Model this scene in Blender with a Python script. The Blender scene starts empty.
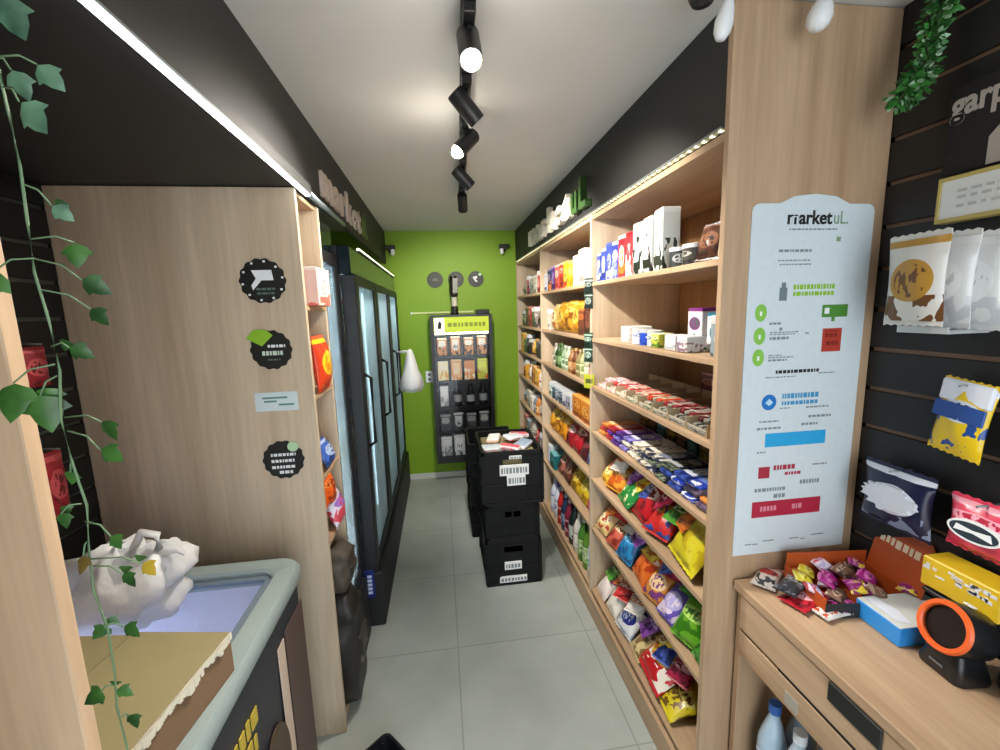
import bpy, bmesh, math, random
from mathutils import Vector, Matrix, Euler
SC = bpy.context.scene
COL = SC.collection
PI = math.pi
rnd = random.Random(7)

# ---------------------------------------------------------------- materials
def lin(c):
    return tuple((x/12.92 if x <= .04045 else ((x+.055)/1.055)**2.4) for x in c)
def hx(s):
    return lin(tuple(int(s[i:i+2], 16)/255 for i in (0, 2, 4)))
MATS = {}
def new_mat(name):
    m = bpy.data.materials.new(name); m.use_nodes = True
    nt = m.node_tree
    b = nt.nodes['Principled BSDF']
    return m, nt, b
def N(nt, t, **kw):
    n = nt.nodes.new(t)
    for k, v in kw.items(): setattr(n, k, v)
    return n
def L(nt, a, b): nt.links.new(a, b)
def plain(name, col, rough=.5, metal=0., spec=.5, emit=None, estr=0., bump=0., bscale=60.):
    if name in MATS: return MATS[name]
    m, nt, b = new_mat(name)
    c = hx(col) if isinstance(col, str) else col
    b.inputs['Roughness'].default_value = rough
    b.inputs['Metallic'].default_value = metal
    b.inputs['Specular IOR Level'].default_value = spec
    tc = N(nt, 'ShaderNodeTexCoord'); no = N(nt, 'ShaderNodeTexNoise')
    no.inputs['Scale'].default_value = bscale; no.inputs['Detail'].default_value = 3
    L(nt, tc.outputs['Object'], no.inputs['Vector'])
    mx = N(nt, 'ShaderNodeMix', data_type='RGBA')
    mx.inputs[6].default_value = (*[x*.93 for x in c], 1); mx.inputs[7].default_value = (*[min(1, x*1.05) for x in c], 1)
    L(nt, no.outputs['Fac'], mx.inputs[0]); L(nt, mx.outputs[2], b.inputs['Base Color'])
    if emit:
        b.inputs['Emission Color'].default_value = (*(hx(emit) if isinstance(emit, str) else emit), 1)
        b.inputs['Emission Strength'].default_value = estr
    if bump:
        bp = N(nt, 'ShaderNodeBump'); bp.inputs['Strength'].default_value = bump; bp.inputs['Distance'].default_value = .004
        L(nt, no.outputs['Fac'], bp.inputs['Height']); L(nt, bp.outputs['Normal'], b.inputs['Normal'])
    MATS[name] = m
    return m
def wood(name, axis, c1='c6a98a', c2='a98a6b', rough=.5):
    """oak laminate with the grain running along one axis"""
    if name in MATS: return MATS[name]
    m, nt, b = new_mat(name)
    tc = N(nt, 'ShaderNodeTexCoord'); mp = N(nt, 'ShaderNodeMapping')
    s = [9., 9., 9.]; s['xyz'.index(axis)] = .55
    mp.inputs['Scale'].default_value = s
    L(nt, tc.outputs['Object'], mp.inputs['Vector'])
    n1 = N(nt, 'ShaderNodeTexNoise'); n1.inputs['Scale'].default_value = 1.0; n1.inputs['Detail'].default_value = 5; n1.inputs['Distortion'].default_value = .5
    n2 = N(nt, 'ShaderNodeTexNoise'); n2.inputs['Scale'].default_value = 9.; n2.inputs['Detail'].default_value = 4
    L(nt, mp.outputs['Vector'], n1.inputs['Vector']); L(nt, mp.outputs['Vector'], n2.inputs['Vector'])
    r = N(nt, 'ShaderNodeValToRGB')
    r.color_ramp.elements[0].position = .32; r.color_ramp.elements[0].color = (*hx(c2), 1)
    r.color_ramp.elements[1].position = .68; r.color_ramp.elements[1].color = (*hx(c1), 1)
    L(nt, n1.outputs['Fac'], r.inputs['Fac'])
    mx = N(nt, 'ShaderNodeMix', data_type='RGBA', blend_type='MULTIPLY')
    r2 = N(nt, 'ShaderNodeMapRange'); r2.inputs['From Min'].default_value = .3; r2.inputs['From Max'].default_value = .7
    r2.inputs['To Min'].default_value = .88; r2.inputs['To Max'].default_value = 1.04
    L(nt, n2.outputs['Fac'], r2.inputs['Value'])
    mx.inputs[0].default_value = 1
    L(nt, r.outputs['Color'], mx.inputs[6]); L(nt, r2.outputs['Result'], mx.inputs[7])
    L(nt, mx.outputs[2], b.inputs['Base Color'])
    b.inputs['Roughness'].default_value = rough
    b.inputs['Specular IOR Level'].default_value = .35
    MATS[name] = m
    return m
PK = {}
def pack(c1, c2, c3, style=0, rough=.3):
    """printed wrapper: base colour, an oval emblem with letter-like marks, bands and a picture patch (all in the pack's own coordinates)"""
    key = (c1, c2, c3, style, rough)
    if key in PK: return PK[key]
    m, nt, b = new_mat('print_%s_%s_%s' % (c1, c2, c3))
    tc = N(nt, 'ShaderNodeTexCoord'); oi = N(nt, 'ShaderNodeObjectInfo')
    sp = N(nt, 'ShaderNodeSeparateXYZ'); L(nt, tc.outputs['Generated'], sp.inputs[0])
    def math_(op, a, bb, clamp=False):
        n = N(nt, 'ShaderNodeMath', operation=op); n.use_clamp = clamp
        for i, v in enumerate((a, bb)):
            if v is None: continue
            if isinstance(v, (int, float)): n.inputs[i].default_value = v
            else: L(nt, v, n.inputs[i])
        return n.outputs[0]
    X, Y, Z = sp.outputs[0], sp.outputs[1], sp.outputs[2]
    if style >= 3: Y, Z = Z, Y      # packs that lie flat carry their print along the depth
    zc = (.62, .5, .7)[style % 3]
    ax, az = ((.40, .16), (.36, .26), (.44, .12))[style % 3]
    dx = math_('DIVIDE', math_('SUBTRACT', X, .5), ax); dz = math_('DIVIDE', math_('SUBTRACT', Z, zc), az)
    rr = math_('ADD', math_('MULTIPLY', dx, dx), math_('MULTIPLY', dz, dz))
    oval = math_('LESS_THAN', rr, 1.)
    cv = N(nt, 'ShaderNodeCombineXYZ')
    L(nt, math_('MULTIPLY', X, 9.), cv.inputs[0]); L(nt, math_('MULTIPLY', Z, 6.), cv.inputs[2]); L(nt, math_('MULTIPLY', Y, 3.), cv.inputs[1])
    no = N(nt, 'ShaderNodeTexNoise', noise_dimensions='4D'); no.inputs['Scale'].default_value = 1.3; no.inputs['Detail'].default_value = 1.
    L(nt, cv.outputs[0], no.inputs['Vector']); L(nt, math_('MULTIPLY', oi.outputs['Random'], 40.), no.inputs['W'])
    letters = math_('MULTIPLY', math_('GREATER_THAN', no.outputs['Fac'], .52), math_('LESS_THAN', rr, .62))
    vo = N(nt, 'ShaderNodeTexNoise', noise_dimensions='4D'); vo.inputs['Scale'].default_value = 3.2; vo.inputs['Detail'].default_value = 2.
    L(nt, tc.outputs['Generated'], vo.inputs['Vector']); L(nt, math_('MULTIPLY', oi.outputs['Random'], 90.), vo.inputs['W'])
    patch = math_('MULTIPLY', math_('GREATER_THAN', vo.outputs['Fac'], .53), math_('LESS_THAN', Z, zc - az*.7))
    band = math_('LESS_THAN', math_('ABSOLUTE', math_('SUBTRACT', Z, .965), None), .05)
    def mixc(fac, ca, cb):
        n = N(nt, 'ShaderNodeMix', data_type='RGBA'); L(nt, fac, n.inputs[0])
        for i, v in ((6, ca), (7, cb)):
            if isinstance(v, str): n.inputs[i].default_value = (*hx(v), 1)
            else: L(nt, v, n.inputs[i])
        return n.outputs[2]
    c = mixc(patch, c1, c3)
    c = mixc(band, c, c2)
    c = mixc(oval, c, c2)
    c = mixc(letters, c, c3 if c3 != c2 else c1)
    L(nt, c, b.inputs['Base Color'])
    b.inputs['Roughness'].default_value = rough
    PK[key] = m
    return m
def glassy(name, tint='dfeef2', refl=.14, rough=.03, pale_haze=0.):
    """window / lid glass: mostly clear with a steady sheen"""
    if name in MATS: return MATS[name]
    m = bpy.data.materials.new(name); m.use_nodes = True; nt = m.node_tree; nt.nodes.clear()
    o = N(nt, 'ShaderNodeOutputMaterial'); t = N(nt, 'ShaderNodeBsdfTransparent'); g = N(nt, 'ShaderNodeBsdfGlossy'); mx = N(nt, 'ShaderNodeMixShader')
    t.inputs['Color'].default_value = (*hx(tint), 1); g.inputs['Roughness'].default_value = rough
    g.inputs['Color'].default_value = (.9, .95, 1, 1)
    lw = N(nt, 'ShaderNodeLayerWeight'); lw.inputs['Blend'].default_value = .25
    mr = N(nt, 'ShaderNodeMapRange'); mr.inputs['To Min'].default_value = refl*.5; mr.inputs['To Max'].default_value = min(1, refl*4)
    L(nt, lw.outputs['Fresnel'], mr.inputs['Value']); L(nt, mr.outputs['Result'], mx.inputs[0])
    src = t.outputs[0]
    if pale_haze:      # translucent layer standing in for the pale glow of the panes
        df = N(nt, 'ShaderNodeBsdfTranslucent'); df.inputs['Color'].default_value = (*hx('e2edf0'), 1); m2 = N(nt, 'ShaderNodeMixShader'); m2.inputs[0].default_value = pale_haze
        L(nt, t.outputs[0], m2.inputs[1]); L(nt, df.outputs[0], m2.inputs[2]); src = m2.outputs[0]
    L(nt, src, mx.inputs[1]); L(nt, g.outputs[0], mx.inputs[2]); L(nt, mx.outputs[0], o.inputs[0])
    MATS[name] = m
    return m
def film(name, col='eef0f2', alpha=.6, rough=.35):
    """thin translucent plastic"""
    if name in MATS: return MATS[name]
    m, nt, b = new_mat(name)
    b.inputs['Base Color'].default_value = (*hx(col), 1); b.inputs['Roughness'].default_value = rough
    b.inputs['Alpha'].default_value = alpha
    b.inputs['Subsurface Weight'].default_value = 0
    tc = N(nt, 'ShaderNodeTexCoord'); no = N(nt, 'ShaderNodeTexNoise'); no.inputs['Scale'].default_value = 25.
    L(nt, tc.outputs['Object'], no.inputs['Vector'])
    bp = N(nt, 'ShaderNodeBump'); bp.inputs['Strength'].default_value = .5; bp.inputs['Distance'].default_value = .01
    L(nt, no.outputs['Fac'], bp.inputs['Height']); L(nt, bp.outputs['Normal'], b.inputs['Normal'])
    MATS[name] = m
    return m
def emis(name, col, s, lo=None):
    if name in MATS: return MATS[name]
    m, nt, b = new_mat(name)
    b.inputs['Base Color'].default_value = (*hx(col), 1)
    b.inputs['Emission Color'].default_value = (*hx(col), 1); b.inputs['Emission Strength'].default_value = s
    MATS[name] = m
    return m

# ---------------------------------------------------------------- mesh builder
class MB:
    def __init__(s): s.bm = bmesh.new()
    def box(s, x0, x1, y0, y1, z0, z1, mi=0, bev=0., M=None, seg=1):
        bm = s.bm
        vs = [bm.verts.new((x, y, z)) for x in (x0, x1) for y in (y0, y1) for z in (z0, z1)]
        fs = [bm.faces.new([vs[i] for i in q]) for q in ((0,1,3,2),(4,6,7,5),(0,4,5,1),(2,3,7,6),(0,2,6,4),(1,5,7,3))]
        for f in fs: f.material_index = mi
        if bev:
            es = {e for f in fs for e in f.edges}
            r = bmesh.ops.bevel(bm, geom=list(es), offset=bev, segments=seg, affect='EDGES', profile=.5)
            allv = {v for f in r['faces'] for v in f.verts} | {v for v in vs if v.is_valid}
            for f in r['faces']: f.material_index = mi
            vs = list(allv)
        if M is not None: bmesh.ops.transform(bm, matrix=M, verts=[v for v in vs if v.is_valid])
        return s
    def loft(s, rings, mi=0, cap=True, close=True):
        bm = s.bm; vr = [[bm.verts.new(p) for p in r] for r in rings]
        n = len(vr[0])
        for a, b in zip(vr, vr[1:]):
            for i in range(n if close else n-1):
                j = (i+1) % n
                f = bm.faces.new((a[i], a[j], b[j], b[i])); f.material_index = mi; f.smooth = True
        if cap and close:
            f = bm.faces.new(vr[0][::-1]); f.material_index = mi
            f = bm.faces.new(vr[-1]); f.material_index = mi
        return s
    def lathe(s, prof, n=16, mi=0, c=(0, 0, 0), M=None):
        rings = []
        for r, z in prof:
            ring = [Vector((max(r, 1e-4)*math.cos(2*PI*i/n), max(r, 1e-4)*math.sin(2*PI*i/n), z)) for i in range(n)]
            ring = [(M @ p if M is not None else p) + Vector(c) for p in ring]
            rings.append(ring)
        shut = prof[0][0] < 1e-3 and prof[-1][0] < 1e-3
        return s.loft(rings, mi, cap=shut)
    def tube(s, pts, r, n=8, mi=0):
        pts = [Vector(p) for p in pts]; rings = []
        for i, p in enumerate(pts):
            d = (pts[min(i+1, len(pts)-1)] - pts[max(i-1, 0)]).normalized()
            a = d.cross(Vector((0, 0, 1)));
            if a.length < .01: a = d.cross(Vector((0, 1, 0)))
            a.normalize(); b = d.cross(a)
            rr = r[i] if isinstance(r, (list, tuple)) else r
            rings.append([p + a*rr*math.cos(2*PI*k/n) + b*rr*math.sin(2*PI*k/n) for k in range(n)])
        return s.loft(rings, mi)
    def prism(s, pts, d0, d1, axis='y', mi=0):
        """2-D outline (u,v) pushed along axis: y -> (u,d,v), x -> (d,u,v), z -> (u,v,d)"""
        def P(u, v, d): return {'y': (u, d, v), 'x': (d, u, v), 'z': (u, v, d)}[axis]
        bm = s.bm
        a = [bm.verts.new(P(u, v, d0)) for u, v in pts]; b = [bm.verts.new(P(u, v, d1)) for u, v in pts]
        n = len(pts)
        fs = [bm.faces.new(a), bm.faces.new(b[::-1])] + [bm.faces.new((a[i], b[i], b[(i+1) % n], a[(i+1) % n])) for i in range(n)]
        for f in fs: f.material_index = mi
        return s
    def build(s, name, mats, parent=None, loc=None, rot=None, smooth=False, sharp=None):
        bmesh.ops.recalc_face_normals(s.bm, faces=s.bm.faces)
        me = bpy.data.meshes.new(name); s.bm.to_mesh(me); s.bm.free()
        for m in (mats if isinstance(mats, (list, tuple)) else [mats]): me.materials.append(m)
        if smooth: me.polygons.foreach_set('use_smooth', [True]*len(me.polygons))
        if sharp: me.set_sharp_from_angle(angle=math.radians(sharp))
        o = bpy.data.objects.new(name, me); COL.objects.link(o)
        if parent is not None: o.parent = parent
        if loc is not None: o.location = loc
        if rot is not None: o.rotation_euler = rot
        return o
def tag(o, label, cat, group=None):
    o['label'] = label; o['category'] = cat
    if group: o['group'] = group
    return o
def thing(name, label, cat, loc=(0, 0, 0), rot=(0, 0, 0), group=None):
    o = bpy.data.objects.new(name, None); COL.objects.link(o)
    o.location = loc; o.rotation_euler = rot; o.empty_display_size = .05
    return tag(o, label, cat, group)
def struct(o):
    o['kind'] = 'structure'; return o
def copy_tree(o, parent=None):
    c = o.copy(); COL.objects.link(c)
    if parent is not None: c.parent = parent
    for ch in [x for x in bpy.data.objects if x.parent == o]: copy_tree(ch, c)
    return c
def text(s, size, depth, mat, name, parent, loc, rot, xs=1., bold=0., spacing=1.):
    cu = bpy.data.curves.new(name, 'FONT'); cu.body = s; cu.size = size; cu.extrude = depth/2; cu.align_x = 'LEFT'
    cu.offset = bold; cu.space_character = spacing
    o = bpy.data.objects.new(name, cu); COL.objects.link(o)
    dg = bpy.context.evaluated_depsgraph_get(); dg.update()
    me = bpy.data.meshes.new_from_object(o.evaluated_get(dg))
    bpy.data.objects.remove(o)
    bpy.data.curves.remove(cu)
    me.materials.clear(); me.materials.append(mat)
    if xs != 1.: me.transform(Matrix.Diagonal((xs, 1, 1, 1)))
    ob = bpy.data.objects.new(name, me); COL.objects.link(ob)
    ob.location = loc; ob.rotation_euler = rot
    if parent is not None: ob.parent = parent
    return ob
def width_of(ob): return max(v.co.x for v in ob.data.vertices)

OAKZ = wood('oak_upright', 'z'); OAKY = wood('oak_long', 'y'); OAKX = wood('oak_cross', 'x')
OAKB = wood('oak_warm_lit_back', 'z', 'b58c60', '9c7448')  # same oak with the warm spotlight glow put into its colour
OAKW = wood('oak_pale_upright', 'z', 'd6c4aa', 'bca68b')
BLACK = plain('black_lacquer', '161617', .45)
DKGREY = plain('dark_grey_board', '232322', .6)
BLKPL = plain('black_plastic', '17181b', .38, bump=.1, bscale=200)
WHITE = plain('white_paint', 'e6e6e2', .5)
PAPER = plain('white_paper', 'eef1f2', .6)
WPL = plain('white_plastic', 'e9eaea', .35)
GREYM = plain('grey_metal', '8d9496', .35, .6)
INK = plain('black_print', '1a1a1a', .6)
LIME = plain('lime_print', '8cbf2a', .5)
GREENW = plain('lime_wall_paint', '7ea60c', .55, bump=.05)
LED = emis('led_white', 'f4fbff', 9.)
SPE, SKY, EXPO = 68., 4.7, 0.0
# ---------------------------------------------------------------- room shell
YF, YB, ZC = -0.85, 4.02, 2.31
XL, XR = -1.17, 1.21
def floor_mat():
    m, nt, b = new_mat('grey_floor_tile')
    tc = N(nt, 'ShaderNodeTexCoord'); mp = N(nt, 'ShaderNodeMapping')
    mp.inputs['Location'].default_value = (-.008, -.125, 0)
    L(nt, tc.outputs['Object'], mp.inputs['Vector'])
    br = N(nt, 'ShaderNodeTexBrick'); br.offset = 0; br.squash = 1
    br.inputs['Scale'].default_value = 1; br.inputs['Brick Width'].default_value = .635; br.inputs['Row Height'].default_value = .575
    br.inputs['Mortar Size'].default_value = .0035; br.inputs['Mortar Smooth'].default_value = .1
    br.inputs['Color1'].default_value = (*hx('a9b0ab'), 1); br.inputs['Color2'].default_value = (*hx('adb4af'), 1); br.inputs['Mortar'].default_value = (*hx('949a96'), 1)
    L(nt, mp.outputs[0], br.inputs['Vector'])
    no = N(nt, 'ShaderNodeTexNoise'); no.inputs['Scale'].default_value = 5; no.inputs['Detail'].default_value = 6
    L(nt, tc.outputs['Object'], no.inputs['Vector'])
    mr = N(nt, 'ShaderNodeMapRange'); mr.inputs['From Min'].default_value = .3; mr.inputs['From Max'].default_value = .7; mr.inputs['To Min'].default_value = .9; mr.inputs['To Max'].default_value = 1.06
    L(nt, no.outputs['Fac'], mr.inputs['Value'])
    mx = N(nt, 'ShaderNodeMix', data_type='RGBA', blend_type='MULTIPLY'); mx.inputs[0].default_value = 1
    L(nt, br.outputs['Color'], mx.inputs[6]); L(nt, mr.outputs[0], mx.inputs[7]); L(nt, mx.outputs[2], b.inputs['Base Color'])
    b.inputs['Roughness'].default_value = .34
    return m
CEILM = plain('ceiling_paint', 'd2d0ca', .85, bscale=3)
struct(MB().box(XL-.1, XR+.1, YF, YB+.1, -.06, 0).build('floor', floor_mat()))
struct(MB().box(XL-.1, XR+.1, YF, YB+.1, ZC, ZC+.06).build('ceiling', CEILM))
struct(MB().box(XL-.1, XR+.1, YB, YB+.1, 0, ZC).build('wall_back', GREENW))
struct(MB().box(XL-.1, XL, YF, YB, 0, ZC, 0).box(XL-.0, XL+.004, 1.8, YB, 0, ZC, 1).build('wall_left', [plain('wall_left_paint', '33332f', .7), GREENW]))
struct(MB().box(XR, XR+.1, YF, YB, 0, ZC).build('wall_right', plain('wall_right_paint', '3a3a36', .7)))
struct(MB().box(-.46, XR-.5, YB-.012, YB, 0, .055, bev=.003).build('baseboard_back', plain('skirting', 'd5d8cf', .5)))
struct(MB().box(XL, -.25, YF, YF+.08, 0, ZC).box(-.25, 1.05, YF, YF+.08, 2.12, ZC).box(1.05, XR, YF, YF+.08, 0, ZC).build('wall_daylight_mask', plain('wall_left_paint', '33332f', .7)))  # unseen front wall, added with a narrowed opening to cut the daylight
# black fascia of the canopy on either side, with the soffit on the near side of the coolers
struct(MB().box(-.47, -.45, YF, YB, 2.035, ZC).box(XL, -.412, YF, 1.60, 2.003, 2.036).build('trim_1', [DKGREY]))
struct(MB().box(.72, .74, 1.05, YB, 2.035, ZC).box(.74, XR, 1.05, YB, 2.035, 2.05).build('trim_2', [plain('fascia_black', '1d1d1c', .55)]))

# slatted black display walls
def slatwall(name, x, y0, y1, z0, z1, front, back, label):
    t = thing(name, label, 'slat wall', (x, (y0+y1)/2, z0))
    s = -1 if x > 0 else 1
    h = (y1-y0)/2
    MB().box(min(0, -s*.018), max(0, -s*.018), -h, h, 0, z1-z0).build('backing_board', back, t)
    b = MB(); z = .004
    pitch = .1075
    while z < z1-z0-.02:
        b.box(min(0, s*.012), max(0, s*.012), -h, h, z, min(z+pitch-.012, z1-z0), bev=.001); z += pitch
    b.build('slats', front, t)
    return t
slatwall('slatwall', 1.185, -.6, 1.028, .82-.0, 2.31, plain('slat_black', '141415', .5), plain('slat_groove', '8c6e58', .5), 'black slatted display wall above the wooden counter')
slatwall('slatwall', -1.15, .53, 1.495, .0, 2.0, plain('slat_black', '141415', .5), plain('slat_groove_steel', '6e7470', .35, .6), 'black slatted display wall behind the chest freezer')

# ---------------------------------------------------------------- right-hand shelving run
SHZ = [.12, .47, .735, .985, 1.215, 1.45, 1.715]
BAYS = [(1.05, 2.0), (2.02, 3.04), (3.06, 4.0)]
def bay(y0, y1, label, near_panel):
    t = thing('shelving_bay', label, 'shelving', (.95, (y0+y1)/2, 0), group=None)
    oy = -(y0+y1)/2; ox = -.95
    def bx(name, x0, x1, a0, a1, z0, z1, m, bev=.0015):
        return MB().box(x0+ox, x1+ox, a0+oy, a1+oy, z0, z1, bev=bev).build(name, m, t)
    bx('back_panel', 1.175, 1.185, y0, y1, 0, 2.03, OAKB)
    if near_panel:
        bx('end_panel', .72, 1.175, 1.03, 1.05, 0, ZC-.003, OAKZ)
    bx('divider', .722, 1.175, y1, y1+.02, 0, 2.03, OAKW)
    bx('plinth', .705, .722, y0, y1+.02, 0, .105, OAKY)
    for z in SHZ:
        bx('shelf', .725, 1.174, y0, y1, z-.018, z, OAKY)
    bx('top_board', .725, 1.174, y0, y1, 2.0, 2.02, OAKY)
    return t
bay(*BAYS[0], 'pale oak shelving bay closest to the counter, with the poster on its end panel', True)
bay(*BAYS[1], 'pale oak shelving bay in the middle of the run, beside the stacked crates', False)
bay(*BAYS[2], 'pale oak shelving bay at the far end, meeting the lime green wall', False)

# dotted LED tape under the right fascia
def led_dots():
    m, nt, b = new_mat('led_tape')
    tc = N(nt, 'ShaderNodeTexCoord'); sp = N(nt, 'ShaderNodeSeparateXYZ'); L(nt, tc.outputs['Object'], sp.inputs[0])
    a = N(nt, 'ShaderNodeMath', operation='MULTIPLY'); a.inputs[1].default_value = 1/.035; L(nt, sp.outputs[1], a.inputs[0])
    f = N(nt, 'ShaderNodeMath', operation='FRACT'); L(nt, a.outputs[0], f.inputs[0])
    g = N(nt, 'ShaderNodeMath', operation='LESS_THAN'); g.inputs[1].default_value = .38; L(nt, f.outputs[0], g.inputs[0])
    h = N(nt, 'ShaderNodeMath', operation='MULTIPLY_ADD'); h.inputs[1].default_value = 2.6; h.inputs[2].default_value = .12; L(nt, g.outputs[0], h.inputs[0])
    b.inputs['Base Color'].default_value = (.6, .58, .4, 1)
    b.inputs['Emission Color'].default_value = (*hx('fff3c4'), 1); L(nt, h.outputs[0], b.inputs['Emission Strength'])
    return m
LEDD = led_dots()
t = thing('led_strip', 'dotted warm LED tape under the black fascia above the shelving', 'LED strip', (.728, 2.5, 2.027))
MB().box(-.012, .012, -1.44, 1.50, .004, .008).build('channel', GREYM, t)
MB().box(-.005, .005, -1.44, 1.50, .001, .004).build('tape', LEDD, t)
t = thing('led_strip', 'bright white LED strip along the black canopy above the freezer', 'LED strip', (-.418, 1.0, 1.997))
MB().box(-.010, .008, -.72, .58, .001, .006).build('channel', GREYM, t)
MB().box(-.007, .007, -.72, .58, -.005, .001, bev=.002).build('diffuser', LED, t)
t = thing('light_tube', 'grey unlit light tube hung over the slim cooler, by the canopy letters', 'light tube', (-.425, 1.86, 2.012))
MB().tube([(0, -.25, 0), (0, .30, 0)], .011).build('tube', plain('tube_grey', '7c8a90', .3, .3), t)
for y in (-.2, .25): MB().tube([(-.025, y, .02), (-.012, y, .012), (0, y, .006)], .004).build('bracket', GREYM, t)
t = thing('led_strip', 'glowing LED strip along the top edge of the wide cooler', 'LED strip', (-.392, 3.0, 1.906))
MB().box(-.012, .012, -.72, .96, .0, .005).build('channel', GREYM, t)
MB().tube([(0, -.70, .012), (0, .95, .012)], .008).build('diffuser', emis('led_cool_dim', 'fbffe0', 3.), t)

# ---------------------------------------------------------------- left: oak unit with a narrow open side
t = thing('narrow_shelf_unit', 'tall oak unit with a narrow open side, round black stickers on its face', 'shelving', (-.8, 1.63, 0))
def nb(name, x0, x1, y0, y1, z0, z1, m): return MB().box(x0+.8, x1+.8, y0-1.63, y1-1.63, z0, z1, bev=.0015).build(name, m, t)
nb('front_panel', -1.145, -.437, 1.50, 1.52, 0, 2.0, OAKW)
nb('rear_panel', -1.145, -.437, 1.755, 1.775, 0, 2.0, OAKW)
nb('back_panel', -1.145, -.62, 1.52, 1.755, 0.02, 1.985, OAKW)
NSH = [.06, .78, 1.03, 1.325, 1.63]
for z in NSH: nb('shelf', -.62, -.437, 1.52, 1.755, z-.016, z, OAKX)
nb('top_board', -.62, -.445, 1.52, 1.755, 1.985, 2.0, OAKX)
# near oak panel on the left
t = thing('wooden_divider', 'tall pale oak panel standing at the near end of the freezer', 'panel', (-.8, .50, 0))
MB().box(-.345, .368, -.01, .01, 0, 2.0, bev=.0015).build('board', OAKZ, t)
MB().box(-.345, .30, .0105, .018, .0, .08).build('kick_strip', OAKX, t)

# ---------------------------------------------------------------- slim drinks cooler and the two-door cooler
GLASS = glassy('cooler_glass', 'dcecf0', .04, pale_haze=.62)
COOLW = plain('cooler_liner', 'dfe8ee', .5)
TUBE = emis('cooler_tube', 'e6f1f8', 9.)
TUBE3 = emis('slim_tube', 'e6f1f8', 16.)
TUBE2 = emis('cooler_fill_tube', 'e6f1f8', 14.)
FRAME = plain('cooler_frame', '15181b', .5)
def bottle_profile(r, h, cap=True):
    return [(0, 0), (r*.9, 0), (r, .006), (r, h*.55), (r*.97, h*.62), (r*.55, h*.80), (r*.36, h*.87), (r*.36, h*.93)]
def cooler(name, label, y0, y1, h, doors, hdr, fx):
    t = thing(name, label, 'cooler', (-.78, (y0+y1)/2, 0)); oy = (y0+y1)/2
    a, c = y0-oy, y1-oy
    dx = fx+.405
    X = lambda x: x+.78
    F = lambda x: x+.78+dx
    b = MB()
    b.box(X(-1.12), X(-1.09), a, c, .02, h).box(X(-1.09), F(-.475), a, a+.025, .02, h).box(X(-1.09), F(-.475), c-.025, c, .02, h)
    b.box(X(-1.09), F(-.475), a+.025, c-.025, h-.03, h)
    b.build('cabinet', FRAME, t)
    MB().box(X(-1.088), X(-1.08), a+.03, c-.03, .3, h-.035).box(X(-1.08), F(-.48), a+.0255, a+.03, .3, h-.035).box(X(-1.08), F(-.48), c-.03, c-.0255, .3, h-.035).build('liner', COOLW, t)
    MB().box(X(-1.09), F(-.385), a+.002, c-.002, 0.0, .30, bev=.008).build('plinth', plain('cooler_base', '17181a', .6), t)
    MB().box(F(-.475), F(-.42), a, c, hdr, h, bev=.004).build('header', plain('cooler_header', '16242b', .12), t)
    zs = [.33 + i*(hdr-.38)/5 for i in range(5)]
    for z in zs:
        MB().box(X(-1.075), F(-.53), a+.03, c-.03, z-.012, z).build('shelf', WHITE, t)
    w = (c-a)/doors
    s0, s1 = (.03, .03) if doors == 1 else (.08, .07)
    for k in range(doors):
        p, q = a+k*w+.003, a+(k+1)*w-.003
        f = MB().box(F(-.47), F(-.405), p, p+s0, .305, hdr-.004, bev=.004).box(F(-.47), F(-.405), q-s1, q, .305, hdr-.004, bev=.004)
        f.box(F(-.47), F(-.405), p+s0, q-s1, .305, .36).box(F(-.47), F(-.405), p+s0, q-s1, hdr-.05, hdr-.004)
        fo = f.build('door', FRAME, t)
        MB().box(F(-.420), F(-.414), p+s0, q-s1, .36, hdr-.05).build('pane', GLASS if doors > 1 else glassy('slim_glass', 'e6eef0', .04, pale_haze=.25), fo)
        if doors > 1: MB().tube([(F(-.407), p+.05, .95), (F(-.375), p+.05, .97), (F(-.375), p+.05, 1.29), (F(-.407), p+.05, 1.31)], .009).build('handle', BLKPL, fo)
        MB().box(F(-.50), F(-.485), p+.031, p+.043, .36, hdr-.06, bev=.003).build('light_tube', TUBE if doors > 1 else TUBE3, t)
        MB().box(F(-.62), F(-.50), p+.03, q-.03, h-.055, h-.035, bev=.003).build('hidden_fill_tube', TUBE2, t)  # fill tube added behind the header to brighten the inside
        MB().box(F(-.515), F(-.505), q-.042, q-.031, .36, hdr-.06, bev=.003).build('light_tube', TUBE if doors > 1 else TUBE3, t)
    return t, zs
slim, zs1 = cooler('drinks_cooler', 'slim black glass-door drinks cooler beside the narrow oak shelves', 1.785, 2.045, 1.98, 1, 1.86, -.445)
big, zs2 = cooler('drinks_cooler', 'wide black three-door cooler with a plastic bag on its door handle', 2.06, 3.98, 1.905, 3, 1.78, -.375)
t = MB().box(-.024, .024, -.0025, .0025, 0, .15, bev=.001).build('cooler_sticker', plain('navy_print', '16226c', .4), loc=(-.418, 2.058, .17))
tag(t, 'navy promotion sticker with pale upright writing, low on the side of the wide cooler', 'sticker')
for z in (.02, .042, .064, .086, .108):
    MB().box(-.010, .012, -.0032, -.0026, z, z+.015).build('pale_mark', plain('pale_blue_mark', 'c3cdea', .5), t)
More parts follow.
